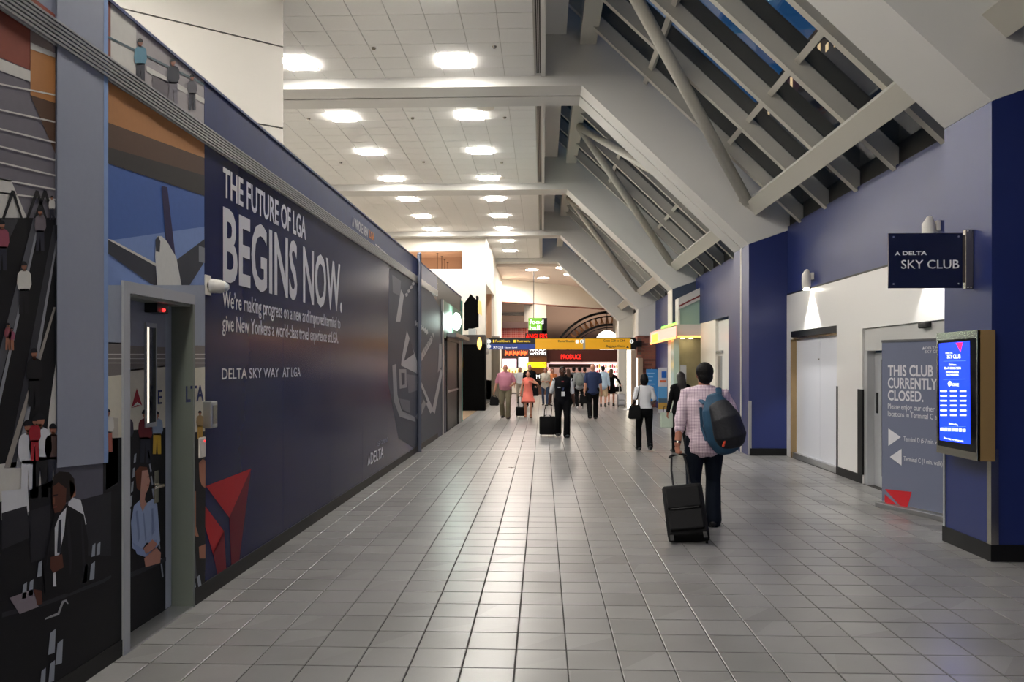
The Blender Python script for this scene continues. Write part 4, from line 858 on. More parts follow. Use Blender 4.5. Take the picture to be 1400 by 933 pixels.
# ---------------------------------------------------------------- left background: black kiosk, monitors, columns
BK = mat('matt_black', '#060606', .8, spec=.05); dx0 = -3.6; dx1 = onY(663, 500, 30.4).x
t = thing('black_booth', 'tall matt black booth beside the teal edged barrier end', 'booth', ((dx0+dx1)/2, 30.8, 0)); zt = onY(650, 471, 30.4).z; z2 = onY(650, 458, 30.4).z
b = B(); box(b, dx0, dx1, 30.4, 31.2, 0, zt); loc_parent(mk('body', b, BK)); b = B(); box(b, dx0, dx1, 30.42, 31.2, zt, z2); loc_parent(mk('upper_panel', b, mat('booth_brown', '#2b211d', .4)))
b = B(); pl = onY(655.5, 470, 30.35); ell(b, (pl.x, 30.36, pl.z), (.09, .04, .24)); loc_parent(mk('lamp', b, EM('amber', '#ffcf70', 1.6)))
for nm, lb, pts, Y in (('ceiling_monitor', 'black angular monitor housing hung left of the white wall edge', [(635, 415), (644, 402.5), (651, 410), (651, 405), (653.5, 405), (653.5, 447), (635, 452)], 30.6),):
    t = thing(nm, lb, 'monitor', (onY(645, 430, Y).x, Y, onY(645, 430, Y).z)); b = B(); prism(b, [(onY(x, y, Y).x, onY(x, y, Y).z) for x, y in pts], Y-.1, Y+.35); loc_parent(mk('housing', b, BK))
    b = B(); q = [(onY(x, y, Y-.2).x, onY(x, y, Y-.2).z) for x, y in ((653.5, 410), (658, 413), (659, 432), (653.5, 428))]; prism(b, q, Y-.2, Y-.16); loc_parent(mk('lit_screen', b, EM('amber_picture', '#d8a868', .9)))
    b = B(); prism(b, [(onY(x, y, Y).x, onY(x, y, Y).z) for x, y in ((641, 450), (651, 450), (651, 459), (641, 459))], Y-.15, Y+.3); loc_parent(mk('mount_box', b, ALU))
for px, Y in ((677.5, 37.0),):
    p = onY(px, 500, Y); t = thing('round_column', 'grey metal clad round column behind the man in pink', 'column', (p.x, Y, 0)); b = B(); tube(b, [(0, 0, 0), (0, 0, 3.1)], [.2]*2, 20, round_=False); mk('shaft', b, mat('column_grey', '#8b8478', .35, .5), t); b = B(); tube(b, [(0, 0, 0), (0, 0, .15)], [.22]*2, 20, round_=False); mk('base_ring', b, BLACK, t)
p = onY(665.5, 482, 34.2); t = thing('wall_camera', 'small white dome camera under the direction sign', 'camera', (p.x, 34.3, p.z)); b = B(); ell(b, (0, 0, 0), (.1, .09, .09)); mk('dome', b, WHITE, t); b = B(); box(b, -.12, .1, -.02, .1, .06, .1); mk('bracket', b, WHITE, t)
# ---------------------------------------------------------------- food hall beyond
def P3(px, py, Y): p = onY(px, py, Y); return p.x, p.z
def front(name, label, cat, x0, y0, x1, y1, Y, m, th=.3, part='panel', group=None):
    a = onY(x0, y0, Y); c_ = onY(x1, y1, Y); t = thing(name, label, cat, ((a.x+c_.x)/2, Y, max(0, min(a.z, c_.z))), 0, group)
    b = B(); box(b, a.x, c_.x, Y, Y+th, a.z, c_.z); loc_parent(mk(part, b, m), t); return t
t = front('food_hall_sign', 'green hanging sign reading food hall', 'sign', 722.5, 435, 741, 452, 44.5, EM('sign_green', '#5f9a28', .8), .15)
hp = PL((0, 44.46, 0), (1, 0, 0)); wE = EM('lit_white', '#ffffff', 1.6)
for s, x, ba, cp_, x1 in (('food', 724, 443, 437.5, 743), ('hall', 724, 451.5, 445.5, 738)): loc_parent(text(s, hp, x, ba, cp_, x1, wE, None, weight=.01), t)
b = B(); a = onY(741, 435, 44.5); c_ = onY(748, 456, 44.5); box(b, a.x, c_.x, 44.5, 44.7, c_.z, a.z); loc_parent(mk('dark_frame', b, DARK), t)
b = B(); a = onY(722, 452, 44.5); box(b, a.x, c_.x, 44.5, 44.7, c_.z, a.z); loc_parent(mk('dark_frame', b, DARK), t); b = B(); box(b, a.x+.3, a.x+.34, 44.55, 44.6, a.z+.6, 7.05); loc_parent(mk('hanger', b, DARK), t)
RE = EM('neon_red', '#ff1408', 1.9)
def neon(name, label, s, x, ba, cp_, x1, Y, m, back=None):
    t = thing(name, label, 'sign', (onY((x+x1)/2, ba, Y).x, Y, onY(x, ba, Y).z)); pl = PL((0, Y, 0), (1, 0, 0))
    if back:
        a = onY(back[0], back[1], Y+.05); c_ = onY(back[2], back[3], Y+.05); b = B(); box(b, a.x, c_.x, Y+.03, Y+.2, c_.z, a.z); loc_parent(mk('backing', b, back[4]), t)
    loc_parent(text(s, pl, x, ba, cp_, x1, m, None, weight=.0, ext=.04), t); return t
neon('neon_sign', 'red ANGLERS sign under the green sign', 'ANGLERS', 719, 463.5, 457, 748, 45, RE, (718, 456, 749, 466, DBR))
neon('neon_sign', 'glowing red PRODUCE sign on the dark brown fascia', 'PRODUCE', 767, 491, 485, 794.5, 52, RE)
neon('shop_sign', 'white sign of two lines ending in world, under the direction sign', 'world', 724, 485.5, 481, 746.5, 47, wE, (722, 478, 747.5, 487.5, DBR)); neon('shop_sign', 'top line of the white lit world sign', 'WRAP', 723, 480.5, 477, 746, 46.9, wE)
neon('shop_sign', 'yellow lit CUSTOM sign', 'CUSTOM', 727, 501, 496.5, 746, 47, mat('custom_letters', '#7a1408', .5), (720.5, 495.5, 747, 502.5, EM('sign_yellow_lit', '#ffc814', 2.2)))
neon('shop_sign', 'black sign with white letters OMRI low on the brown pillar', 'OMRI', 727, 518, 513, 744, 47, wE, (725, 511, 747.5, 519.5, BK))
t = thing('shop_sign', 'orange glowing script sign left of the world sign', 'sign', (-1.6, 49, 2.4)); pl = PL((0, 49, 0), (1, 0, 0)); D = Decals(pl, .01); oE = EM('neon_orange', '#ff5a28', 2)
for k in range(6): x = 690+k*5.3; D.poly([(x, 486), (x+1.4, 479+(k % 2)), (x+3, 482), (x+4.6, 479.5), (x+4.4, 485), (x+2.6, 483.8), (x+1.6, 486.6)], oE)
loc_parent(D.build('script_lettering', None), t); b = B(); a = onY(686, 478, 49.1); c_ = onY(722, 489, 49.1); box(b, a.x, c_.x, 49.03, 49.3, c_.z, a.z); loc_parent(mk('backing', b, DBR), t)
front('hall_pillar', 'brown pillar carrying the yellow custom sign', 'pillar', 723, 487, 747.5, 541, 47.4, mat('pillar_brown', '#5e3c2c', .5), .5, 'shaft')
# red tiled wall
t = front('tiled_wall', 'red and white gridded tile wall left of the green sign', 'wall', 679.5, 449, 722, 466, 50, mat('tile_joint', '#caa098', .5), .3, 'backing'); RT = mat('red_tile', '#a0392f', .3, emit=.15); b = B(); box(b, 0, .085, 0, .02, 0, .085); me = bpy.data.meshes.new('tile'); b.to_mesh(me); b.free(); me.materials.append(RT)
b = B(); a = onY(680, 466, 49.97)
for i in range(17):
    for j in range(7): box(b, a.x+i*.115, a.x+i*.115+.09, 49.96, 49.99, a.z+j*.115, a.z+j*.115+.09)
o = loc_parent(mk('tile', b, RT), t); tag(o, kind='stuff')
front('dark_soffit', 'dark brown soffit band above the red tile wall', 'soffit', 679.5, 440, 722, 448.8, 49.6, DBR, .3)
front('pale_duct', 'pale horizontal duct in the left bulkhead opening', 'duct', 679.5, 427, 722, 431, 52, mat('duct_grey', '#a39a90', .4), .5)
for lb, r, col, e in (('bright menu screen left of the white menu board', (687, 491, 706, 503), '#ffd8e8', 2.4), ('plain white menu board beside the brown pillar', (709, 489, 722, 503), '#f4f4ff', 2.6), ('slanted red and white screen above the sign', (684, 455, 693, 463), '#e8c8d8', 1.2)):
    t = front('menu_screen', lb, 'screen', *r, 50.5, EM('menu_'+col[1:], col, e), .08, 'lit_panel'); b = B(); a = onY(r[0], r[1], 50.5); c_ = onY(r[2], r[3], 50.5); box(b, a.x-.03, c_.x+.03, 50.56, 50.62, c_.z-.03, a.z+.03); loc_parent(mk('frame', b, DARK), t)
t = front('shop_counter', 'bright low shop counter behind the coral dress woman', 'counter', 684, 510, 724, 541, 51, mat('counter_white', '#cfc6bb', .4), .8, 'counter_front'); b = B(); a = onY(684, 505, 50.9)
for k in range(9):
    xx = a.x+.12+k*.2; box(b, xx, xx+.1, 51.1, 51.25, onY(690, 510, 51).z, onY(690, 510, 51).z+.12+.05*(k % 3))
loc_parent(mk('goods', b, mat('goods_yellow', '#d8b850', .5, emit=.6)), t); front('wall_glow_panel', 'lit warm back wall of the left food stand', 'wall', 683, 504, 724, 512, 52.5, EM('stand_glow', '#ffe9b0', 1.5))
# produce storefront
t = front('produce_store', 'wide dark brown storefront fascia with lit shelves below', 'shop', 748, 478.5, 860, 495, 52.3, mat('fascia_brown', '#3a1c18', .7, spec=.15), .5, 'fascia')
def sub(n, x0, y0, x1, y1, Y, m, th=.1): b = B(); a = onY(x0, y0, Y); c_ = onY(x1, y1, Y); box(b, a.x, c_.x, Y, Y+th, a.z, c_.z); return loc_parent(mk(n, b, m), t)
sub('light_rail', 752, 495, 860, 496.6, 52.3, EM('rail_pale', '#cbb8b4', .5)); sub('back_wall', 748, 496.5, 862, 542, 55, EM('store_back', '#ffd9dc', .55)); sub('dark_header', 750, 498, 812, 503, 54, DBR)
for r in range(4): sub('shelf', 812, 503.5+r*7, 856, 504.6+r*7, 54.2, EM('shelf_light', '#fff6f0', 2.2), .4)
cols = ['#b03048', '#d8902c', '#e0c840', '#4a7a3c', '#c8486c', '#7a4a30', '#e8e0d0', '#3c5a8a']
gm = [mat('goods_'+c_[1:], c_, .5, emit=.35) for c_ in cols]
cn = ['crimson', 'orange', 'yellow', 'green', 'pink', 'brown', 'cream', 'blue']; ORD = gnames+['tenth', 'eleventh', 'twelfth', 'thirteenth', 'fourteenth']
for r in range(4):
    for k in range(14):
        a = onY(813.5+k*3, 503.3+r*7, 54.3); b = B(); w_ = .055; h_ = .14+.06*((k*7+r*3) % 3)
        tube(b, [(0, 0, .001), (0, 0, h_*.7), (0, 0, h_)], [w_, w_, w_*.5], 8, round_=False); o = mk('jar', b, gm[(k*5+r*3) % 8]); o.location = (a.x, 54.35, a.z)
        tag(o, '%s package, %s from the left on the %s lit shelf of the produce store' % (cn[(k*5+r*3) % 8], ORD[k], ['top', 'second', 'third', 'bottom'][r]), 'package', 'packages on the store shelves')
sub('counter', 756, 524, 812, 541, 53, mat('counter_dark', '#4a3a34', .4), .6)
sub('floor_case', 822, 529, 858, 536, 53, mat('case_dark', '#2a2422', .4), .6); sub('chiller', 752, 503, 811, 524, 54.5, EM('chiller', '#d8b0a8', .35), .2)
# timber arch
t = thing('timber_arch', 'curved lattice timber arch behind the white bulkhead', 'arch', (4.5, 58.5, 0)); ac = onY(835, 512, 58.5); k_ = 58.5/FPX
def arc(R, a): return (ac.x+R*k_*math.cos(a), ac.z+R*k_*math.sin(a))
def arch(bm, R0, R1, Y, dy, a0, a1, n=28):
    for i in range(n):
        p = [arc(R0, a0+(a1-a0)*i/n), arc(R1, a0+(a1-a0)*i/n), arc(R1, a0+(a1-a0)*(i+1)/n), arc(R0, a0+(a1-a0)*(i+1)/n)]; prism(bm, p, Y, Y+dy)
for R0, R1, dy in ((83, 86, .5), (78, 79.5, .4), (66, 69, .5), (63, 64, .3)):
    b = B(); arch(b, R0, R1, 58.2, dy, math.radians(15), math.radians(178)); loc_parent(mk('rib', b, DARK), t)
TM = mat('timber', '#d29a6c', .6, noise=.2, nscale=3)
for i in range(54):
    a = math.radians(20+i*2.9); p0 = arc(69, a); p1 = arc(78.5, a+(.035 if i % 2 else -.035)); b = B(); tube(b, [(p0[0], 58.45, p0[1]), (p1[0], 58.45, p1[1])], [.06, .06], 4, round_=False); loc_parent(mk('batten', b, TM), t)
t = thing('disc_pendant', 'big round white glowing pendant under the timber arch', 'lamp', (onY(830, 465, 56).x, 56, onY(830, 467, 56).z)); b = B(); tube(b, [(0, .08, 0), (0, 0, 0)], [.78, .78], 32, round_=False); mk('diffuser', b, EM('disc_glow', '#fff4e0', 1.7), t)
b = B(); tube(b, [(0, .16, 0), (0, .1, 0)], [.84, .84], 32, round_=False); mk('rim', b, DARK, t); b = B(); tube(b, [(0, .1, .8), (0, .1, 3.9)], [.02]*2, 6); mk('rod', b, DARK, t)
for px, Y in ((700, 47.5), (775, 47.5), (800, 55)):  # unseen area lights without fixtures, added to brighten the hall
    p = onY(px, 400, Y); ld = bpy.data.lights.new('hall_fill', 'AREA'); ld.shape = 'DISK'; ld.size = 1.6; ld.energy = 260 if Y < 50 else 1100; ld.color = (1, .86, .72); lo = bpy.data.objects.new('hall_fill', ld); C.objects.link(lo); lo.location = (p.x, Y, 6.7 if Y < 50 else 9.5)
# dark building outside, seen through the skylight, with a lit edge
ob = thing('outside_building', 'dark building seen outside through the skylight', 'building', (26, 30, 0))
b = B(); box(b, -6, 6, -60, 110, 0, 25.6); mk('wall', b, mat('night_wall', '#3a3634', .8), ob)
b = B(); box(b, -6.5, 6, -60, 110, 25.6, 25.8); mk('roof', b, mat('night_roof', '#55504c', .8), ob)
b = B()
for k in range(26): box(b, -6.05, -6, 20+k*1.6, 20.5+k*1.6, 23.6+(k % 3)*.3, 24.4+(k % 2)*.6)
mk('lit_window', b, EM('far_window', '#ffd9a0', 1.2), ob)
b = B(); prism(b, [(-6, 25.8), (-5.4, 27.6), (-4.8, 25.8)], 26, 29); mk('roof_gable', b, mat('far_gable', '#c8b8a0', .7), ob)
# ---------------------------------------------------------------- people
SKL = mat('skin_light', '#c98f77', .5); SKM = mat('skin_tan', '#a9705a', .5); SKD = mat('skin_dark', '#4a2c20', .45)
HB = mat('hair_black', '#0c0a0a', .75, bump=.6, bscale=60, spec=.25); HBR = mat('hair_brown', '#4a2f22', .5, bump=.3, bscale=120); HG = mat('hair_grey', '#9a948c', .6)
SHB = mat('shoe_black', '#121214', .35); EYW = mat('eye_white', '#d8d4ce', .3); LIP = mat('lip', '#8a4a42', .5)
def plaid():
    m = bpy.data.materials.new('plaid_shirt'); m.use_nodes = True; nt = m.node_tree; p = nt.nodes['Principled BSDF']; N = nt.nodes.new; L = nt.links.new
    tc = N('ShaderNodeTexCoord'); sp = N('ShaderNodeSeparateXYZ'); L(tc.outputs['Object'], sp.inputs[0]); outs = []
    for ax, sc in (('X', 62), ('Z', 62)):
        mu = N('ShaderNodeMath'); mu.operation = 'MULTIPLY'; mu.inputs[1].default_value = sc; L(sp.outputs[ax], mu.inputs[0])
        fr = N('ShaderNodeMath'); fr.operation = 'FRACT'; L(mu.outputs[0], fr.inputs[0]); lt = N('ShaderNodeMath'); lt.operation = 'LESS_THAN'; lt.inputs[1].default_value = .28; L(fr.outputs[0], lt.inputs[0]); outs.append(lt)
    ad = N('ShaderNodeMath'); ad.operation = 'ADD'; L(outs[0].outputs[0], ad.inputs[0]); L(outs[1].outputs[0], ad.inputs[1])
    hf = N('ShaderNodeMath'); hf.operation = 'MULTIPLY'; hf.inputs[1].default_value = .5; L(ad.outputs[0], hf.inputs[0])
    r = N('ShaderNodeValToRGB'); r.color_ramp.elements[0].color = srgb('#d9c6d0'); r.color_ramp.elements[1].color = srgb('#806078'); L(hf.outputs[0], r.inputs[0]); L(r.outputs[0], p.inputs['Base Color']); p.inputs['Roughness'].default_value = .8
    n = N('ShaderNodeTexNoise'); n.inputs['Scale'].default_value = 9; L(tc.outputs['Object'], n.inputs[0]); b_ = N('ShaderNodeBump'); b_.inputs['Strength'].default_value = .5; b_.inputs['Distance'].default_value = .03; L(n.outputs[0], b_.inputs['Height']); L(b_.outputs[0], p.inputs['Normal'])
    return m
def V(*a): return Vector(a)
def ik(a, b, l1, l2, pole):
    d = b-a; L = min(d.length, (l1+l2)*.999); dn = d.normalized(); b2 = a+dn*L
    x = (l1*l1-l2*l2+L*L)/(2*L); h = math.sqrt(max(l1*l1-x*x, 0)); p = pole-dn*pole.dot(dn)
    p = p.normalized() if p.length > 1e-5 else V(0, 1, 0)
    return a+dn*x+p*h, b2
def hand(bm, wr, d, palm, side, curl=.5, fr=.0085):
    """wr wrist, d hand direction, palm normal (the side fingers curl to); side +1 thumb towards d x palm"""
    d = d.normalized(); palm = (palm-d*palm.dot(d)).normalized(); ac = d.cross(palm)*side
    tube(bm, [wr-d*.02, wr+d*.03, wr+d*.085], [(.028, .02), (.036, .017), (.04, .015)], 12, ref=ac)
    for k, (o, ln) in enumerate(((.03, .068), (.011, .078), (-.009, .072), (-.028, .056))):
        p = wr+d*.08+ac*o; q = d.copy(); pts = [p-d*.02, p]; ang = 0
        for s, f in ((.45, .9), (.3, 1.1), (.25, .8)):
            ang += curl*f; q = d*math.cos(ang)+palm*math.sin(ang); p = p+q*ln*s*1.05; pts.append(p.copy())
        tube(bm, pts, [fr, fr*1.05, fr, fr*.9, fr*.75], 8, ref=ac)
    p = wr+d*.02+ac*.026; td = (d*.55+ac*.75+palm*.35).normalized(); t2 = (d*.85+palm*(.2+curl*.5)+ac*.2).normalized()
    tube(bm, [p-ac*.01, p+td*.035, p+td*.04+t2*.03, p+td*.04+t2*.05], [.014, .0125, .0105, .008], 8, ref=palm)
def person(label, pos, h, face, look, pose, near=False, group=None):
    """face: heading in degrees, 0 = walking away along +Y"""
    S = h/1.76; g = {}; rt = thing('person', label, 'person', (pos.x, pos.y, 0), math.radians(face), group)
    vx = look.get('vox', .0075 if near else .0125); fem = look.get('fem', 0); fat = look.get('fat', 1.0); lean = pose.get('lean', .02)
    lf, rf = pose.get('L', (.18, 0)), pose.get('R', (-.2, .04))   # (forward, lift) of each ankle
    bob = -.02 if abs(lf[0]-rf[0]) > .3 else -.008
    sw = .19*(.88 if fem else 1)*(1+(fat-1)*.35); hw = .095
    def tl(z): return lean*max(0, (z-.95))/.5            # forward shift of the torso
    legs = {}
    for s, (fy, lift) in ((-1, lf), (1, rf)):
        hip = V(s*hw, 0, .93+bob); an = V(s*pose.get('fx', .095), fy, .085+lift)
        kn, an = ik(hip, an, .44, .42, V(s*.1, 1, 0)); legs[s] = (hip, kn, an)
    arms = {}
    for s, key in ((-1, 'LA'), (1, 'RA')):
        sh = V(s*sw, tl(1.43), 1.425+bob); wr = V(*pose.get(key, (s*.27, .02 if s > 0 else -.06, .86)))
        el, wr = ik(sh, wr, .285, .265, V(*pose.get(key+'p', (s*.35, -1, 0)))); arms[s] = (sh, el, wr)
    g['legs'] = legs; g['arms'] = arms
    def torso(bm, inf=0, z0=.86, z1=1.46, belly=0):
        if fem: prof = [(.84, .14, .10, 0), (.9, .175, .12, -.01), (.98, .165, .112, -.005), (1.1, .128, .092, .005), (1.2, .135, .1, .01), (1.29, .15, .118, .018), (1.36, .16, .105, .01), (1.42, .15, .08, 0), (1.465, .085, .062, -.005)]
        else: prof = [(.84, .13, .10, 0), (.9, .165, .12, -.012), (.98, .16, .112, -.005), (1.08, .152, .108, 0), (1.18, .158, .112, .003), (1.28, .178, .12, .006), (1.36, .188, .115, 0), (1.42, .175, .09, -.004), (1.465, .09, .066, -.008)]
        P, Rr = [], []
        for z, a, b_, o in prof:
            if z < z0-.001 or z > z1+.001: continue
            f = 1+(fat-1)*(1.3 if 1 < z < 1.25 else .7); be = look.get('belly', 0)*math.exp(-((z-1.08)/.12)**2)
            P.append(V(0, tl(z)+o+be*.5, z+bob)); Rr.append((a*f+inf, b_*f+inf+be*.5))
        tube(bm, P, Rr, 22, ref=(1, 0, 0))
        if z1 > 1.4:
            for s in (-1, 1): tube(bm, [V(0, tl(1.44), 1.445+bob), V(s*sw*.55, tl(1.43), 1.44+bob), V(s*sw*.95, tl(1.42), 1.415+bob)], [.062+inf*.6, .058+inf*.6, .056+inf*.7], 12)
    def arm(bm, s, inf, frac, low=None):
        sh, el, wr = arms[s]; f = .86 if fem else 1; k = fat**.5
        R_ = [(.056*f*k+inf), (.048*f*k+inf), (.042*f*k+inf)]; R2 = [(.041*f*k+inf), (.04*f+inf), (.028*f+inf*.9)]
        inn = sh*.5+V(0, tl(1.38), 1.40+bob)*.5
        if frac <= 1:
            m = sh.lerp(el, frac); tube(bm, [inn, sh, sh.lerp(el, frac*.5), m], [.058*f*k+inf, R_[0], R_[1], R_[1]*.95+.004], 14)
        else:
            m = el.lerp(wr, frac-1); tube(bm, [inn, sh, sh.lerp(el, .5), el, el.lerp(wr, (frac-1)*.5), m], [.058*f*k+inf, R_[0], R_[1], R_[2], R2[1], R2[1]*.9 if frac < 1.7 else R2[2]+.006], 14)
    def leg(bm, s, inf, frac=2, flare=0):
        hip, kn, an = legs[s]; f = .95*fat**.5; up = hip+V(0, 0, .02)
        R_ = [.088*f+inf, .082*f+inf, .062*f+inf, .052*f+inf, .055*f+inf, .042*f+inf, .034*f+inf]
        if frac <= 1: e = hip.lerp(kn, frac); tube(bm, [up, hip.lerp(kn, .3*frac), e], [R_[0], R_[1], R_[2]+.02], 14)
        else: tube(bm, [up, hip.lerp(kn, .3), hip.lerp(kn, .7), kn, kn.lerp(an, .3), kn.lerp(an, .7), an-(an-kn)*.0+V(0, 0, -.02 if inf else 0)], [R_[0], R_[1], R_[2], R_[3], R_[4], R_[5]+flare*.5, R_[6]+flare], 14)
    def foot(bm, s, inf=0):
        hip, kn, an = legs[s]; lift = (lf if s < 0 else rf)[1]; pit = look.get('heel', 0)+min(lift*5, .7)
        d = V(s*.12, math.cos(pit), -math.sin(pit)).normalized(); up = V(0, math.sin(pit), math.cos(pit)); k = .92 if fem else 1
        c0 = an+V(0, 0, -.045)
        tube(bm, [c0-d*.06*k, c0+d*.0, c0+d*.08*k, c0+d*.15*k, c0+d*.185*k], [(.034+inf, .034+inf), (.038+inf, .042+inf), (.045+inf, .034+inf), (.044+inf, .026+inf), (.03, .016)], 12, ref=(1, 0, 0))
        tube(bm, [c0+V(0, 0, .0), an+V(0, 0, .03)], [.036+inf, .036+inf], 10)
    hd = V(pose.get('hx', 0), tl(1.6)+.015, 1.64+bob); R3 = Matrix.Rotation(math.radians(pose.get('turn', 0)), 3, 'Z') @ Matrix.Rotation(math.radians(-pose.get('nod', 4)), 3, 'X')
    def H(x, y, z): return hd+R3 @ V(x, y, z)
    skin = look.get('skin', SKL)
    b = B(); torso(b); tube(b, [V(0, tl(1.42)-.01, 1.42+bob), hd+V(0, -.01, -.05)], [.062 if fem else .068, .052 if fem else .06], 14)
    ell(b, hd, (.074, .092, .108), R3, 20, 14); ell(b, H(0, .022, -.06), (.056, .066, .06), R3, 16, 10); ell(b, H(0, -.02, .02), (.078, .09, .092), R3, 18, 12)
    tube(b, [H(0, .088, .02), H(0, .108, -.018), H(0, .096, -.03)], [.009, .014, .012], 8); ell(b, H(0, .078, -.095+.012), (.022, .02, .018), R3, 10, 8); ell(b, H(0, .088, -.052), (.024, .012, .01), R3, 10, 8)
    for s in (-1, 1): ell(b, H(s*.078, -.005, -.01), (.012, .02, .032), R3, 10, 8)
    for s in (-1, 1):
        arm(b, s, 0, 2); leg(b, s, 0); foot(b, s)
        sh, el, wr = arms[s]; d = pose.get(('L' if s < 0 else 'R')+'hd'); d = V(*d) if d else (wr-el)
        hand(b, wr, d, V(*pose.get(('L' if s < 0 else 'R')+'pn', (-s, .3, 0))), s if not pose.get('flip') else -s, pose.get(('L' if s < 0 else 'R')+'curl', .45), .0085 if near else .0105)
    body = vox('body', b, skin, rt, vx, 3 if near else 2)
    # trousers / skirt
    low = look.get('low', 'trousers'); lm = look.get('lowm')
    if low == 'trousers':
        b = B(); torso(b, .014, .86, 1.0)
        for s in (-1, 1): leg(b, s, look.get('loose', .016), 2, look.get('flare', .012))
        vox('trousers', b, lm, rt, vx, 4)
    elif low == 'shorts':
        b = B(); torso(b, .014, .86, 1.0)
        for s in (-1, 1): leg(b, s, .02, .95)
        vox('shorts', b, lm, rt, vx, 3)
    elif low == 'skirt':
        b = B(); z = look.get('hem', .55); my = (legs[-1][1].y+legs[1][1].y)/2
        tube(b, [V(0, 0, 1.05+bob), V(0, -.005, .93+bob), V(0, my*.4, .8), V(0, my*.8, z+.06), V(0, my*.9, z)], [(.15, .115), (.185, .135), (.2, .15), (.215+look.get('flareh', 0)*.8, .175), (.21+look.get('flareh', 0)*1.2, .18)], 24, ref=(1, 0, 0), round_=False); vox('skirt', b, lm, rt, vx, 3)
    # top
    tm = look['top']; sl = look.get('sleeve', .62); b = B(); torso(b, look.get('tinf', .016), .9 if look.get('untuck', 1) else .98)
    if look.get('untuck', 1) and low != 'skirt': tube(b, [V(0, 0, 1.0+bob), V(0, -.004, .9+bob), V(0, -.006, look.get('hemz', .84)+bob)], [(.17*fat, .125*fat), (.188*fat**.6, .14*fat**.6), (.19*fat**.6, .145*fat**.6)], 22, ref=(1, 0, 0), round_=False)
    if sl:
        for s in (-1, 1): arm(b, s, .015, sl)
    if look.get('collar', 1): tube(b, [V(0, tl(1.45)-.01, 1.445+bob), V(0, tl(1.47)-.006, 1.485+bob)], [.078, .068], 16, round_=False)
    top = vox(look.get('topname', 'shirt'), b, tm, rt, vx, 3)
    if near and look.get('crease'):
        for v in top.data.vertices: 
            q = v.co; v.co = q+v.normal*(.0035*math.sin(q.z*38+q.x*21+math.sin(q.x*17)*1.5)+.003*math.sin(q.z*17-q.x*44))
    if look.get('vest'):
        b = B(); torso(b, .026, .9, 1.42); 
        for s in (-1, 1): tube(b, [V(s*.12, tl(1.4)-.0, 1.36+bob), V(s*.11, tl(1.4), 1.45+bob)], [(.05, .09), (.045, .07)], 12)
        vox('vest', b, look['vest'], rt, vx, 2)
    if look.get('cuff'):
        b = B()
        for s in (-1, 1):
            sh, el, wr = arms[s]; m0 = el.lerp(wr, sl-1-.12); m1 = el.lerp(wr, sl-1+.03); tube(b, [m0, m0.lerp(m1, .5), m1], [.053, .056, .052], 14, round_=False)
        vox('rolled_cuff', b, tm, rt, vx*.8, 1)
    if look.get('belt'): b = B(); tube(b, [V(0, 0, .985+bob), V(0, 0, 1.015+bob)], [(.182*fat, .136*fat)]*2, 22, ref=(1, 0, 0), round_=False); mk('belt', b, SHB, rt, smooth=True)
    # shoes
    for s in (-1, 1):
        b = B(); foot(b, s, .008); vox('shoe', b, look.get('shoe', SHB), rt, .009 if near else .0125, 2)
    # hair
    hm = look.get('hairm', HB); hs = look.get('hair', 'short')
    if hs != 'bald':
        b = B(); ell(b, H(0, -.022, .03), (.086, .094, .098), R3, 20, 14); ell(b, H(0, -.045, -.02), (.074, .07, .075), R3, 16, 10)
        if hs == 'full': ell(b, H(0, -.03, .03), (.094, .1, .1), R3, 18, 12); ell(b, H(0, -.055, -.03), (.083, .068, .08), R3, 16, 10)
        if hs == 'long': tube(b, [H(0, -.03, .03), H(0, -.075, -.06), H(0, -.105, -.17), H(0, -.11, -.27)], [(.09, .085), (.095, .06), (.1, .045), (.07, .03)], 16); ell(b, H(0, -.03, .02), (.095, .1, .105), R3)
        if hs == 'bob': ell(b, H(0, -.03, -.02), (.094, .1, .125), R3, 18, 12)
        if hs == 'bun': ell(b, H(0, -.12, .04), (.05, .05, .05), R3)
        if hs == 'fringe': ell(b, H(0, -.075, -.02), (.06, .03, .05), R3)
        vox('hair', b, hm, rt, vx, 2)
    elif look.get('rim'):
        b = B(); ell(b, H(0, -.035, -.02), (.08, .078, .05), R3); vox('hair', b, look['rim'], rt, vx, 2)
    if abs((face % 360)-180) < 80:
        for s in (-1, 1):
            b = B(); ell(b, H(s*.03, .083, .005), (.012, .008, .007), R3, 10, 8, 0); ell(b, H(s*.03, .0895, .005), (.0055, .004, .0055), R3, 8, 6, 1); ell(b, H(s*.031, .087, .026), (.017, .006, .004), R3, 8, 6, 1)
            mk('eye', b, [EYW, HB], rt)
        b = B(); ell(b, H(0, .0965, -.052), (.022, .006, .006), R3, 10, 6); mk('mouth', b, LIP, rt)
    # scale whole figure
    for o in rt.children:
        o.data.transform(Matrix.Diagonal((S, S, S, 1)))
    M_ = Matrix.Translation(rt.location) @ Matrix.Rotation(math.radians(face), 4, 'Z') @ Matrix.Diagonal((S, S, S, 1))
    g['rt'] = rt; g['W'] = lambda *a: M_ @ Vector(a); g['Wd'] = lambda v: M_ @ v; g['S'] = S
    return g
def at(px, py): return onZ(px, py)
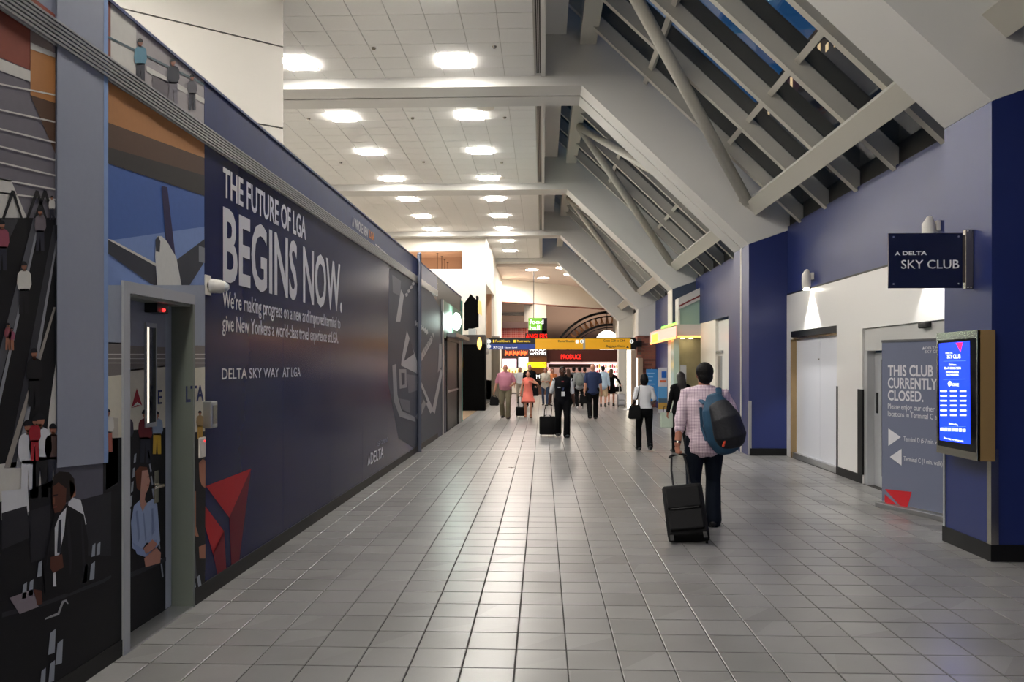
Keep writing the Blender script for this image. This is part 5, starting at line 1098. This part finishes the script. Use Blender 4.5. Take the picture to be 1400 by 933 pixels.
# --- 1 man with plaid shirt, seen from behind
NAVJ = mat('dark_jeans', '#0c1420', .85, bump=.5, bscale=25, spec=.2); KHA = mat('khaki', '#6e6450', .8, bump=.2); BLK2 = mat('black_cloth', '#08090c', .85, bump=.2, spec=.15); WSH = mat('white_shirt', '#dfe0e4', .75, bump=.15)
P1 = onZ(963, 722)
g1 = person('man seen from behind in a pink plaid shirt with rolled sleeves, pulling a black suitcase', P1, 1.775, -6, dict(top=plaid(), sleeve=1.42, cuff=1, low='trousers', lowm=NAVJ, hair='full', crease=1, skin=SKM, loose=.028, flare=.03, fat=1.1, tinf=.022, hemz=.87, topname='shirt'),
    dict(L=(-.03, .0), R=(.1, .0), LA=(-.30, -.14, .82), LAp=(-.6, -.6, 0), Lhd=(.02, -.12, -1), Lcurl=1.15, Lpn=(.7, .5, 0), RA=(.13, .23, 1.12), RAp=(1, -.3, -.5), Rcurl=1.2, fx=.1, nod=2, turn=10, lean=.02), near=True)
b = B(); sh, el, wr = g1['arms'][-1]; q = el.lerp(wr, .9); dd = (wr-el).normalized(); tube(b, [g1['Wd'](q-dd*.012), g1['Wd'](q+dd*.012)], [.036]*2, 16, round_=False)
o = mk('wrist_watch', b, STEEL); o.parent = g1['rt']; o.matrix_parent_inverse = (Matrix.Translation(g1['rt'].location) @ Matrix.Rotation(math.radians(-6), 4, 'Z')).inverted()
# --- rolling suitcases
def suitcase(label, px, py, w_, h_, dep, yaw, tilt, hand_w, m, hm=DARK, wheels=BLACK, group=None, roll=0):
    """stands on its wheels at the pixel's floor point; tilt about the wheels toward the handle"""
    p = onZ(px, py) if not isinstance(px, Vector) else px
    if roll == 'auto':
        q = Matrix.Rotation(math.radians(-yaw), 3, 'Z') @ (hand_w-Vector((p.x, p.y, 0))); roll = math.degrees(math.atan2(q.x, q.z)); tilt = math.degrees(math.atan2(-(q.y-dep/2+.03), q.z))
    t = thing('suitcase', label, 'suitcase', (p.x, p.y, 0), 0, group); R_ = Matrix.Rotation(math.radians(yaw), 4, 'Z') @ Matrix.Rotation(math.radians(roll), 4, 'Y') @ Matrix.Rotation(math.radians(tilt), 4, 'X')
    def fin(o): o.data.transform(R_); o.parent = t; return o
    b = B(); box(b, -w_/2, w_/2, -dep/2, dep/2, .05, .05+h_, 0, .03); s = mk('shell', b, m); fin(s); s.data.polygons.foreach_set('use_smooth', [True]*len(s.data.polygons))
    b = B(); box(b, -w_/2+.035, w_/2-.035, -dep/2-.035, -dep/2+.01, .09, .05+h_*.45, 0, .015); fin(mk('front_pocket', b, m)); b = B(); box(b, -w_/2+.035, w_/2-.035, -dep/2-.03, -dep/2+.01, .05+h_*.5, .05+h_-.05, 0, .012); fin(mk('front_pocket', b, m))
    b = B(); box(b, -w_/2+.06, w_/2-.06, -dep/2-.037, -dep/2-.03, .05+h_*.47, .05+h_*.485); fin(mk('zip', b, DARK)); b = B(); tube(b, [(-.07, 0, .05+h_-.005), (-.06, 0, .08+h_), (.06, 0, .08+h_), (.07, 0, .05+h_-.005)], [.011]*4, 8); fin(mk('carry_handle', b, hm))
    for sx in (-1, 1):
        b = B(); tube(b, [(sx*(w_/2-.035)-.012, 0 + dep/2-.03, .035), (sx*(w_/2-.035)+.012, dep/2-.03, .035)], [.035]*2, 14, round_=False); fin(mk('wheel', b, wheels))
    b = B()
    for sx in (-1, 1): box(b, sx*(w_/2-.04)-.018, sx*(w_/2-.04)+.018, -dep/2, -dep/2+.03, .0, .06)
    fin(mk('foot', b, wheels)); Ri = R_.inverted(); hw_ = Ri @ (hand_w-Vector((p.x, p.y, 0))) if hand_w is not None else Vector((0, dep/2-.03, h_+.4)); hz = hw_.z
    b = B(); a = .085; yy = dep/2-.03
    for sx in (-1, 1): tube(b, [(sx*a, yy, .05+h_-.03), (sx*a+hw_.x*.6, yy+(hw_.y-yy)*.6, hz*.6+(.05+h_)*.4), (sx*(a-.02)+hw_.x, hw_.y, hz-.015)], [.011]*3, 8)
    tube(b, [(-a+.0+hw_.x, hw_.y, hz-.012), (-a+.025+hw_.x, hw_.y, hz+.004), (a-.025+hw_.x, hw_.y, hz+.004), (a+hw_.x, hw_.y, hz-.012)], [.014]*4, 10); fin(mk('telescopic_handle', b, hm)); return t
def grip(g, s=-1):
    sh, el, wr = g['arms'][s]; return g['Wd'](wr)
FAB = mat('black_nylon', '#08080a', .75, bump=.3, bscale=300, spec=.2)
hwp = grip(g1)+Vector((0, 0, -.115))
suitcase('large black soft suitcase rolling behind the man in plaid', 943, 744, .40, .56, .22, -9, -14, hwp, FAB, roll='auto')
# --- backpack on his right shoulder
def backpack(label, W, S, side, m1, m2, zipm, w_=.34, h_=.5, dep=.2, rot=0, group=None, name='backpack', cx=.1, cy=-.24, z0=.9):
    t = thing(name, label, 'backpack', W(cx, cy, z0), 0, group); L_ = Vector(t.location); R_ = Matrix.Rotation(rot, 3, 'Y')
    def F(x, y, z): v = R_ @ Vector((x, 0, z)); return W(cx+v.x, cy+y, z0+v.z)-L_
    X_ = W(1, 0, 0)-W(0, 0, 0)
    b = B(); tube(b, [F(0, 0, .03), F(0, 0, h_*.2), F(0, -.01, h_*.5), F(0, 0, h_*.8), F(0, .02, h_)], [(w_*.42, dep*.42), (w_*.5, dep*.52), (w_*.5, dep*.55), (w_*.44, dep*.45), (w_*.26, dep*.25)], 20, ref=X_); vox('main_bag', b, m1, t, .01, 4)
    b = B(); tube(b, [F(w_*.12, -dep*.35, .05), F(w_*.14, -dep*.5, h_*.25), F(w_*.13, -dep*.48, h_*.6), F(w_*.06, -dep*.28, h_*.88)], [(w_*.38, dep*.25), (w_*.46, dep*.34), (w_*.42, dep*.3), (w_*.3, dep*.17)], 18, ref=X_); vox('front_pocket', b, m2, t, .01, 3)
    b = B(); tube(b, [F(-w_*.3, .02, h_*.95), F(-w_*.3-.02, .1, h_*1.02), F(-w_*.3, .18, h_*.98)], [(.03, .01)]*3, 8, ref=X_); tube(b, [F(-w_*.5, .04, .12), F(-w_*.52, .08, h_*.5), F(-w_*.42, .06, h_*.88)], [(.016, .008)]*3, 8, ref=X_); mk('strap', b, m1, t)
    if zipm:
        b = B(); tube(b, [F(-w_*.30, -.02, h_*.86), F(-w_*.38, -.03, h_*.76)], [.013]*2, 8); mk('zip_pull', b, zipm, t); b = B(); tube(b, [F(-w_*.12, -dep*.62, .05), F(-w_*.0, -dep*.7, .13)], [.014]*2, 8); mk('zip_pull', b, zipm, t)
    b = B(); tube(b, [F(-.04, .06, h_), F(0, .06, h_+.045), F(.04, .06, h_)], [.01]*3, 8); mk('grab_loop', b, m2, t); return t
BLU = mat('backpack_blue', '#17415c', .7, bump=.3, bscale=200); BKP = mat('backpack_black', '#0d0f18', .6, bump=.4, bscale=40); ORZ = mat('orange_red_pull', '#e0482c', .5)
backpack('dark blue and black backpack with orange pulls on the shoulder of the man in plaid', g1['W'], 1, 1, BLU, BKP, ORZ, .36, .52, .24, math.radians(-14), cx=.20, cy=-.28, z0=.88)
b = B(); W = g1['W']; tt = bpy.data.objects['backpack']; pts = [W(.13, -.17, 1.36), W(.135, -.13, 1.44), W(.14, -.05, 1.485), W(.15, .05, 1.45), W(.15, .12, 1.3)]
tube(b, [p-Vector(tt.location) for p in pts], [(.032, .008)]*5, 8, ref=(1, 0, 0)); mk('shoulder_strap', b, BLU, tt)
# --- 2 woman in black to his left, partly hidden
g = person('long-haired woman in black top walking in front of the man in plaid', at(931, 620), 1.62, 8, dict(top=BLK2, sleeve=1.9, low='trousers', lowm=BLK2, hair='long', hairm=mat('hair_dark', '#1c1412', .45), fem=1, skin=SKM, tinf=.03), dict(L=(.15, 0), R=(-.14, .03), LA=(-.3, .0, .84)))
W = g['W']; t = thing('tote_bag', 'pale green bag carried by the woman in black', 'bag', W(-.3, .05, .55)); b = B(); box(b, -.12, .12, -.05, .05, 0, .3, 0, .02); mk('bag_body', b, mat('pale_green_cloth', '#b5c4b4', .7), t); b = B(); tube(b, [(-.07, 0, .29), (-.05, 0, .42), (.05, 0, .42), (.07, 0, .29)], [.008]*4, 6); mk('handle', b, DARK, t)
# --- 3 woman in white shirt with shoulder bag
g = person('woman in white short-sleeved shirt and black trousers walking away with a black shoulder bag', at(881, 617), 1.585, 3, dict(top=WSH, sleeve=.78, untuck=0, low='trousers', lowm=BLK2, hair='bob', fem=1, skin=SKD, loose=.02, vox=.009, collar=1), dict(L=(.16, 0), R=(-.2, .05), LA=(-.25, .02, .88), RA=(.22, .24, 1.06), RAp=(.2, -1, -.3)), near=True)
def handbag(label, W, x, y, z, w_, h_, dep, m, strap=None, name='shoulder_bag', group=None):
    t = thing(name, label, 'bag', W(x, y, z), 0, group); L_ = Vector(t.location); F = lambda a, b_, c_: W(x+a, y+b_, z+c_)-L_; b = B()
    box(b, -w_/2, w_/2, -dep/2, dep/2, 0, h_, 0, .035)
    for v in b.verts:
        q = v.co; k = q.z/h_; v.co = F(q.x*(1-.22*k*k), q.y*(1-.55*k), q.z+(.03*math.sin(q.x/w_*6) if k > .6 else -.02*math.cos(q.x/w_*3)))
    vox('bag_body', b, m, t, .0115, 3)
    b = B(); tube(b, [F(-w_*.3, 0, h_*.9)]+[F(*q) for q in (strap or [(-.03, 0, h_+.13), (.03, 0, h_+.13)])]+[F(w_*.3, 0, h_*.9)], [.012]*(2+len(strap or [1, 1])), 8); mk('strap', b, m, t); return t
handbag('slouchy black shoulder bag of the woman in white', g['W'], -.24, -.13, .74, .3, .3, .13, FAB, [(.06, .0, .45), (.1, .03, .64), (.12, .13, .74), (.14, .22, .62)])
b = B(); W = g['W']
# --- 4 worker with vest
VST = mat('black_vest', '#090a10', .8, spec=.15)
g4 = person('man in black vest, white rolled sleeves and lanyard walking towards the camera', at(769, 598), 1.72, 184, dict(top=WSH, sleeve=1.15, untuck=0, vest=VST, low='trousers', lowm=BLK2, hair='short', skin=SKD, loose=.03, flare=.025, vox=.009, fat=1.04), dict(L=(.12, 0), R=(-.14, .03), LA=(-.29, -.03, .86), RA=(.33, -.1, .84), RAp=(1, -.4, 0), Rcurl=1.1, Rpn=(-.7, -.5, 0), nod=2), near=True)
W = g4['W']; t = g4['rt']
def onp(o, g): o.parent = g['rt']; o.matrix_parent_inverse = (Matrix.Translation(g['rt'].location) @ Matrix.Rotation(g['rt'].rotation_euler.z, 4, 'Z')).inverted(); return o
b = B(); tube(b, [W(-.055, .05, 1.48), W(-.05, .135, 1.38), W(-.01, .165, 1.2), W(.0, .16, 1.14), W(.01, .165, 1.2), W(.05, .135, 1.38), W(.055, .05, 1.48)], [.007]*7, 6); onp(mk('lanyard', b, mat('lanyard', '#3c4a78', .6)), g4)
b = B(); c_ = W(0, .172, 1.08); obox(b, c_, ((1, 0, 0), (0, 1, 0), (0, 0, 1)), (.04, .004, .055)); onp(mk('id_card', b, WSH), g4); b = B(); c_ = W(.1, .165, 1.24); obox(b, c_, ((1, 0, 0), (0, 1, 0), (0, 0, 1)), (.035, .006, .01)); onp(mk('name_badge', b, WSH), g4); b = B(); prism(b, [(W(-.03, 0, 0).x, 1.37), (W(.03, 0, 0).x, 1.37), (W(0, 0, 0).x, 1.3)], W(0, .148, 0).y-.005, W(0, .148, 0).y+.01); onp(mk('neck_tie', b, mat('red_tie', '#7a2028', .6)), g4)
suitcase('black carry-on suitcase at the side of the man in the vest', 748.5, 597, .40, .44, .24, 180, 0, grip(g4, 1)+Vector((-.02, 0, -.1)), FAB, wheels=ALU)
# --- 5 man in pink short-sleeved shirt
g5 = person('stout bald man in pink short-sleeved shirt and khaki trousers coming forward', at(691, 572.5), 1.80, 178, dict(top=mat('pink_shirt', '#c07c90', .75, noise=.15, nscale=60), sleeve=.85, untuck=0, belt=1, low='trousers', lowm=KHA, hair='bald', rim=HG, skin=SKL, fat=1.14, belly=.06, loose=.03, flare=.02, tinf=.022), dict(L=(.16, 0), R=(-.14, .02), RA=(.36, -.02, .86), LA=(-.24, .24, 1.08)))
b = B(); tube(b, [g5['W'](-.045, .04, 1.47), g5['W'](0, .12, 1.38), g5['W'](.045, .04, 1.47)], [.012]*3, 8); onp(mk('dark_collar', b, DARK), g5)
handbag('black bag hanging from the hand of the man in pink', g5['W'], .36, 0, .42, .3, .28, .12, FAB, [(0, 0, .34)], 'hand_bag')
# --- 6 woman in coral dress
COR = mat('coral_dress', '#e87868', .75, bump=.1)
g6 = person('woman in sleeveless coral dress pulling a small black suitcase', at(722, 571.5), 1.575, 181, dict(top=COR, topname='dress_top', sleeve=0, collar=0, low='skirt', lowm=COR, hem=.58, flareh=.05, hair='short', hairm=HB, fem=1, skin=SKL, shoe=mat('tan_shoe', '#a5674a', .5)), dict(L=(.12, 0), R=(-.1, .02), LA=(-.14, .16, 1.34), LAp=(-1, 0, -.6), RA=(.3, -.12, .8), Rcurl=1.1))
handbag('black shoulder bag beside the coral dress', g6['W'], -.27, -.02, .82, .26, .3, .12, FAB, [(.05, 0, .55), (.12, .02, .58)])
suitcase('small black suitcase behind the woman in the coral dress', 712.5, 571, .36, .3, .2, 180, 0, grip(g6, 1)+Vector((0, .0, -.1)), FAB, wheels=ALU)
# --- 7 bald man in navy t-shirt
g = person('bald man in navy T-shirt and black trousers walking away', at(810.5, 573.5), 1.80, 0, dict(top=mat('navy_tshirt', '#16264e', .8), sleeve=.85, low='trousers', lowm=BLK2, hair='bald', skin=SKL, fat=1.1, loose=.03, collar=0), dict(L=(-.14, .03), R=(.14, 0)))
handbag('black bag carried low by the man in the navy T-shirt', g['W'], -.3, .0, .5, .28, .3, .12, FAB, [(0, 0, .34)], 'hand_bag')
# --- 8 person with grey backpack
g = person('dark-haired person in grey top with a grey backpack, seen from behind', at(792.5, 558.5), 1.71, -4, dict(top=mat('grey_top', '#8e9092', .8), sleeve=1.8, low='trousers', lowm=BLK2, hair='short', skin=SKL, shoe=mat('white_shoe', '#d8d8d8', .5)), dict(L=(.05, 0), R=(-.05, 0)))
GRB = mat('grey_backpack', '#6f7370', .8); backpack('grey backpack worn by the dark-haired person', g['W'], 1, 1, GRB, GRB, None, .32, .46, .18, 0, cx=0, cy=-.2, z0=.98)
# --- 9 woman in short black dress
g = person('woman in short black dress walking away beside a silver suitcase', at(835.5, 555.5), 1.62, -10, dict(top=BLK2, topname='dress_top', sleeve=1.85, collar=0, low='skirt', lowm=BLK2, hem=.62, hair='long', hairm=HBR, fem=1, skin=SKL), dict(L=(-.16, .05), R=(.14, 0), RA=(.42, .2, 1.0)))
handbag('black handbag on the arm of the woman in the black dress', g['W'], .34, .1, .68, .3, .24, .12, FAB, [(0, 0, .3)], 'hand_bag')
suitcase('silver suitcase right of the woman in the black dress', 849.5, 556.5, .34, .5, .22, 0, 0, None, mat('silver_shell', '#9a9ca4', .3, .6), ALU)
# --- the others in the crowd
LB_ = mat('light_blue_shirt', '#b4cbe0', .8); OR_ = mat('orange_top', '#d07a48', .8); CRM = mat('cream_top', '#cfc8bb', .8); JN = mat('blue_jeans', '#2a3e5c', .8)
G = 'people in the food hall crowd'
crowd = [
    ('person in loose light blue shirt half hidden right of the navy T-shirt man', 824.5, 557, 1.72, -8, dict(top=LB_, sleeve=1.8, low='shorts', lowm=mat('beige_cloth', '#c0a888', .8), hair='short', tinf=.03), dict(L=(.1, 0), R=(-.1, .02))),
    ('woman in cream top and blue jeans with a small black bag, walking forward', 745.5, 555, 1.66, 175, dict(top=CRM, sleeve=1.5, low='trousers', lowm=JN, hair='long', hairm=HBR, fem=1, collar=0, tinf=.03, loose=.01), dict(L=(.14, 0), R=(-.1, .02), LA=(-.1, .2, 1.1), RA=(.1, .2, 1.12))),
    ('older man in white shirt and beige trousers behind the man in pink', 711, 552, 1.68, 185, dict(top=WSH, sleeve=.85, untuck=0, low='trousers', lowm=mat('beige_trousers', '#9a8f80', .8), hair='short', hairm=HG), dict(L=(.08, 0), R=(-.08, 0))),
    ('grey-haired man in black jacket right behind the coral dress', 724, 557, 1.78, 182, dict(top=BLK2, sleeve=1.9, low='trousers', lowm=BLK2, hair='short', hairm=HG, tinf=.04, fat=1.08), dict(L=(.08, 0), R=(-.08, 0))),
    ('black-haired person in dark clothes left of the grey backpack', 784.5, 553.5, 1.68, 0, dict(top=mat('dark_grey_top', '#4a4c50', .8), sleeve=1.8, low='trousers', lowm=BLK2, hair='short'), dict(L=(.08, 0), R=(-.08, 0))),
    ('black-haired person in black behind the grey backpack, to its right', 799.5, 553, 1.66, 4, dict(top=BLK2, sleeve=1.8, low='trousers', lowm=BLK2, hair='short'), dict(L=(.05, 0), R=(-.05, 0))),
    ('long-haired woman in dark clothes right of the man in the vest', 777, 556, 1.62, 10, dict(top=BLK2, sleeve=1.8, low='trousers', lowm=BLK2, hair='long', hairm=HBR, fem=1), dict(L=(.05, 0), R=(-.05, 0))),
    ('brown-haired person in orange top left of the man in the vest', 755.5, 552, 1.62, 175, dict(top=OR_, sleeve=.9, low='trousers', lowm=mat('grey_trousers', '#6a6460', .8), hair='bob', hairm=HBR, fem=1), dict(L=(.05, 0), R=(-.05, 0))),
]
for lb, px, py, h, fc, lk, ps in crowd:
    g = person(lb, at(px, py), h, fc, lk, ps)
    if 'cream top' in lb: handbag('small black bag at the side of the woman in cream', g['W'], .3, 0, .95, .22, .2, .1, FAB, [(-.05, 0, .4), (-.12, 0, .42)])
for px, Y, c_, fc in ((852, 50, '#c8a890', 170), (748, 50, '#b8b0a8', 190)):
    p = onZ(px, HOR+CAMH*FPX/Y); person('shopper at the %s, small in the distance' % ('lit shelves on the right' if px > 800 else 'pillar by the food stands'), p, 1.65, fc, dict(top=mat('shopper_'+c_[1:], c_, .8), low='trousers', lowm=BLK2, hair='short', hairm=HBR, vox=.016), dict(L=(.03, 0), R=(-.03, 0)))
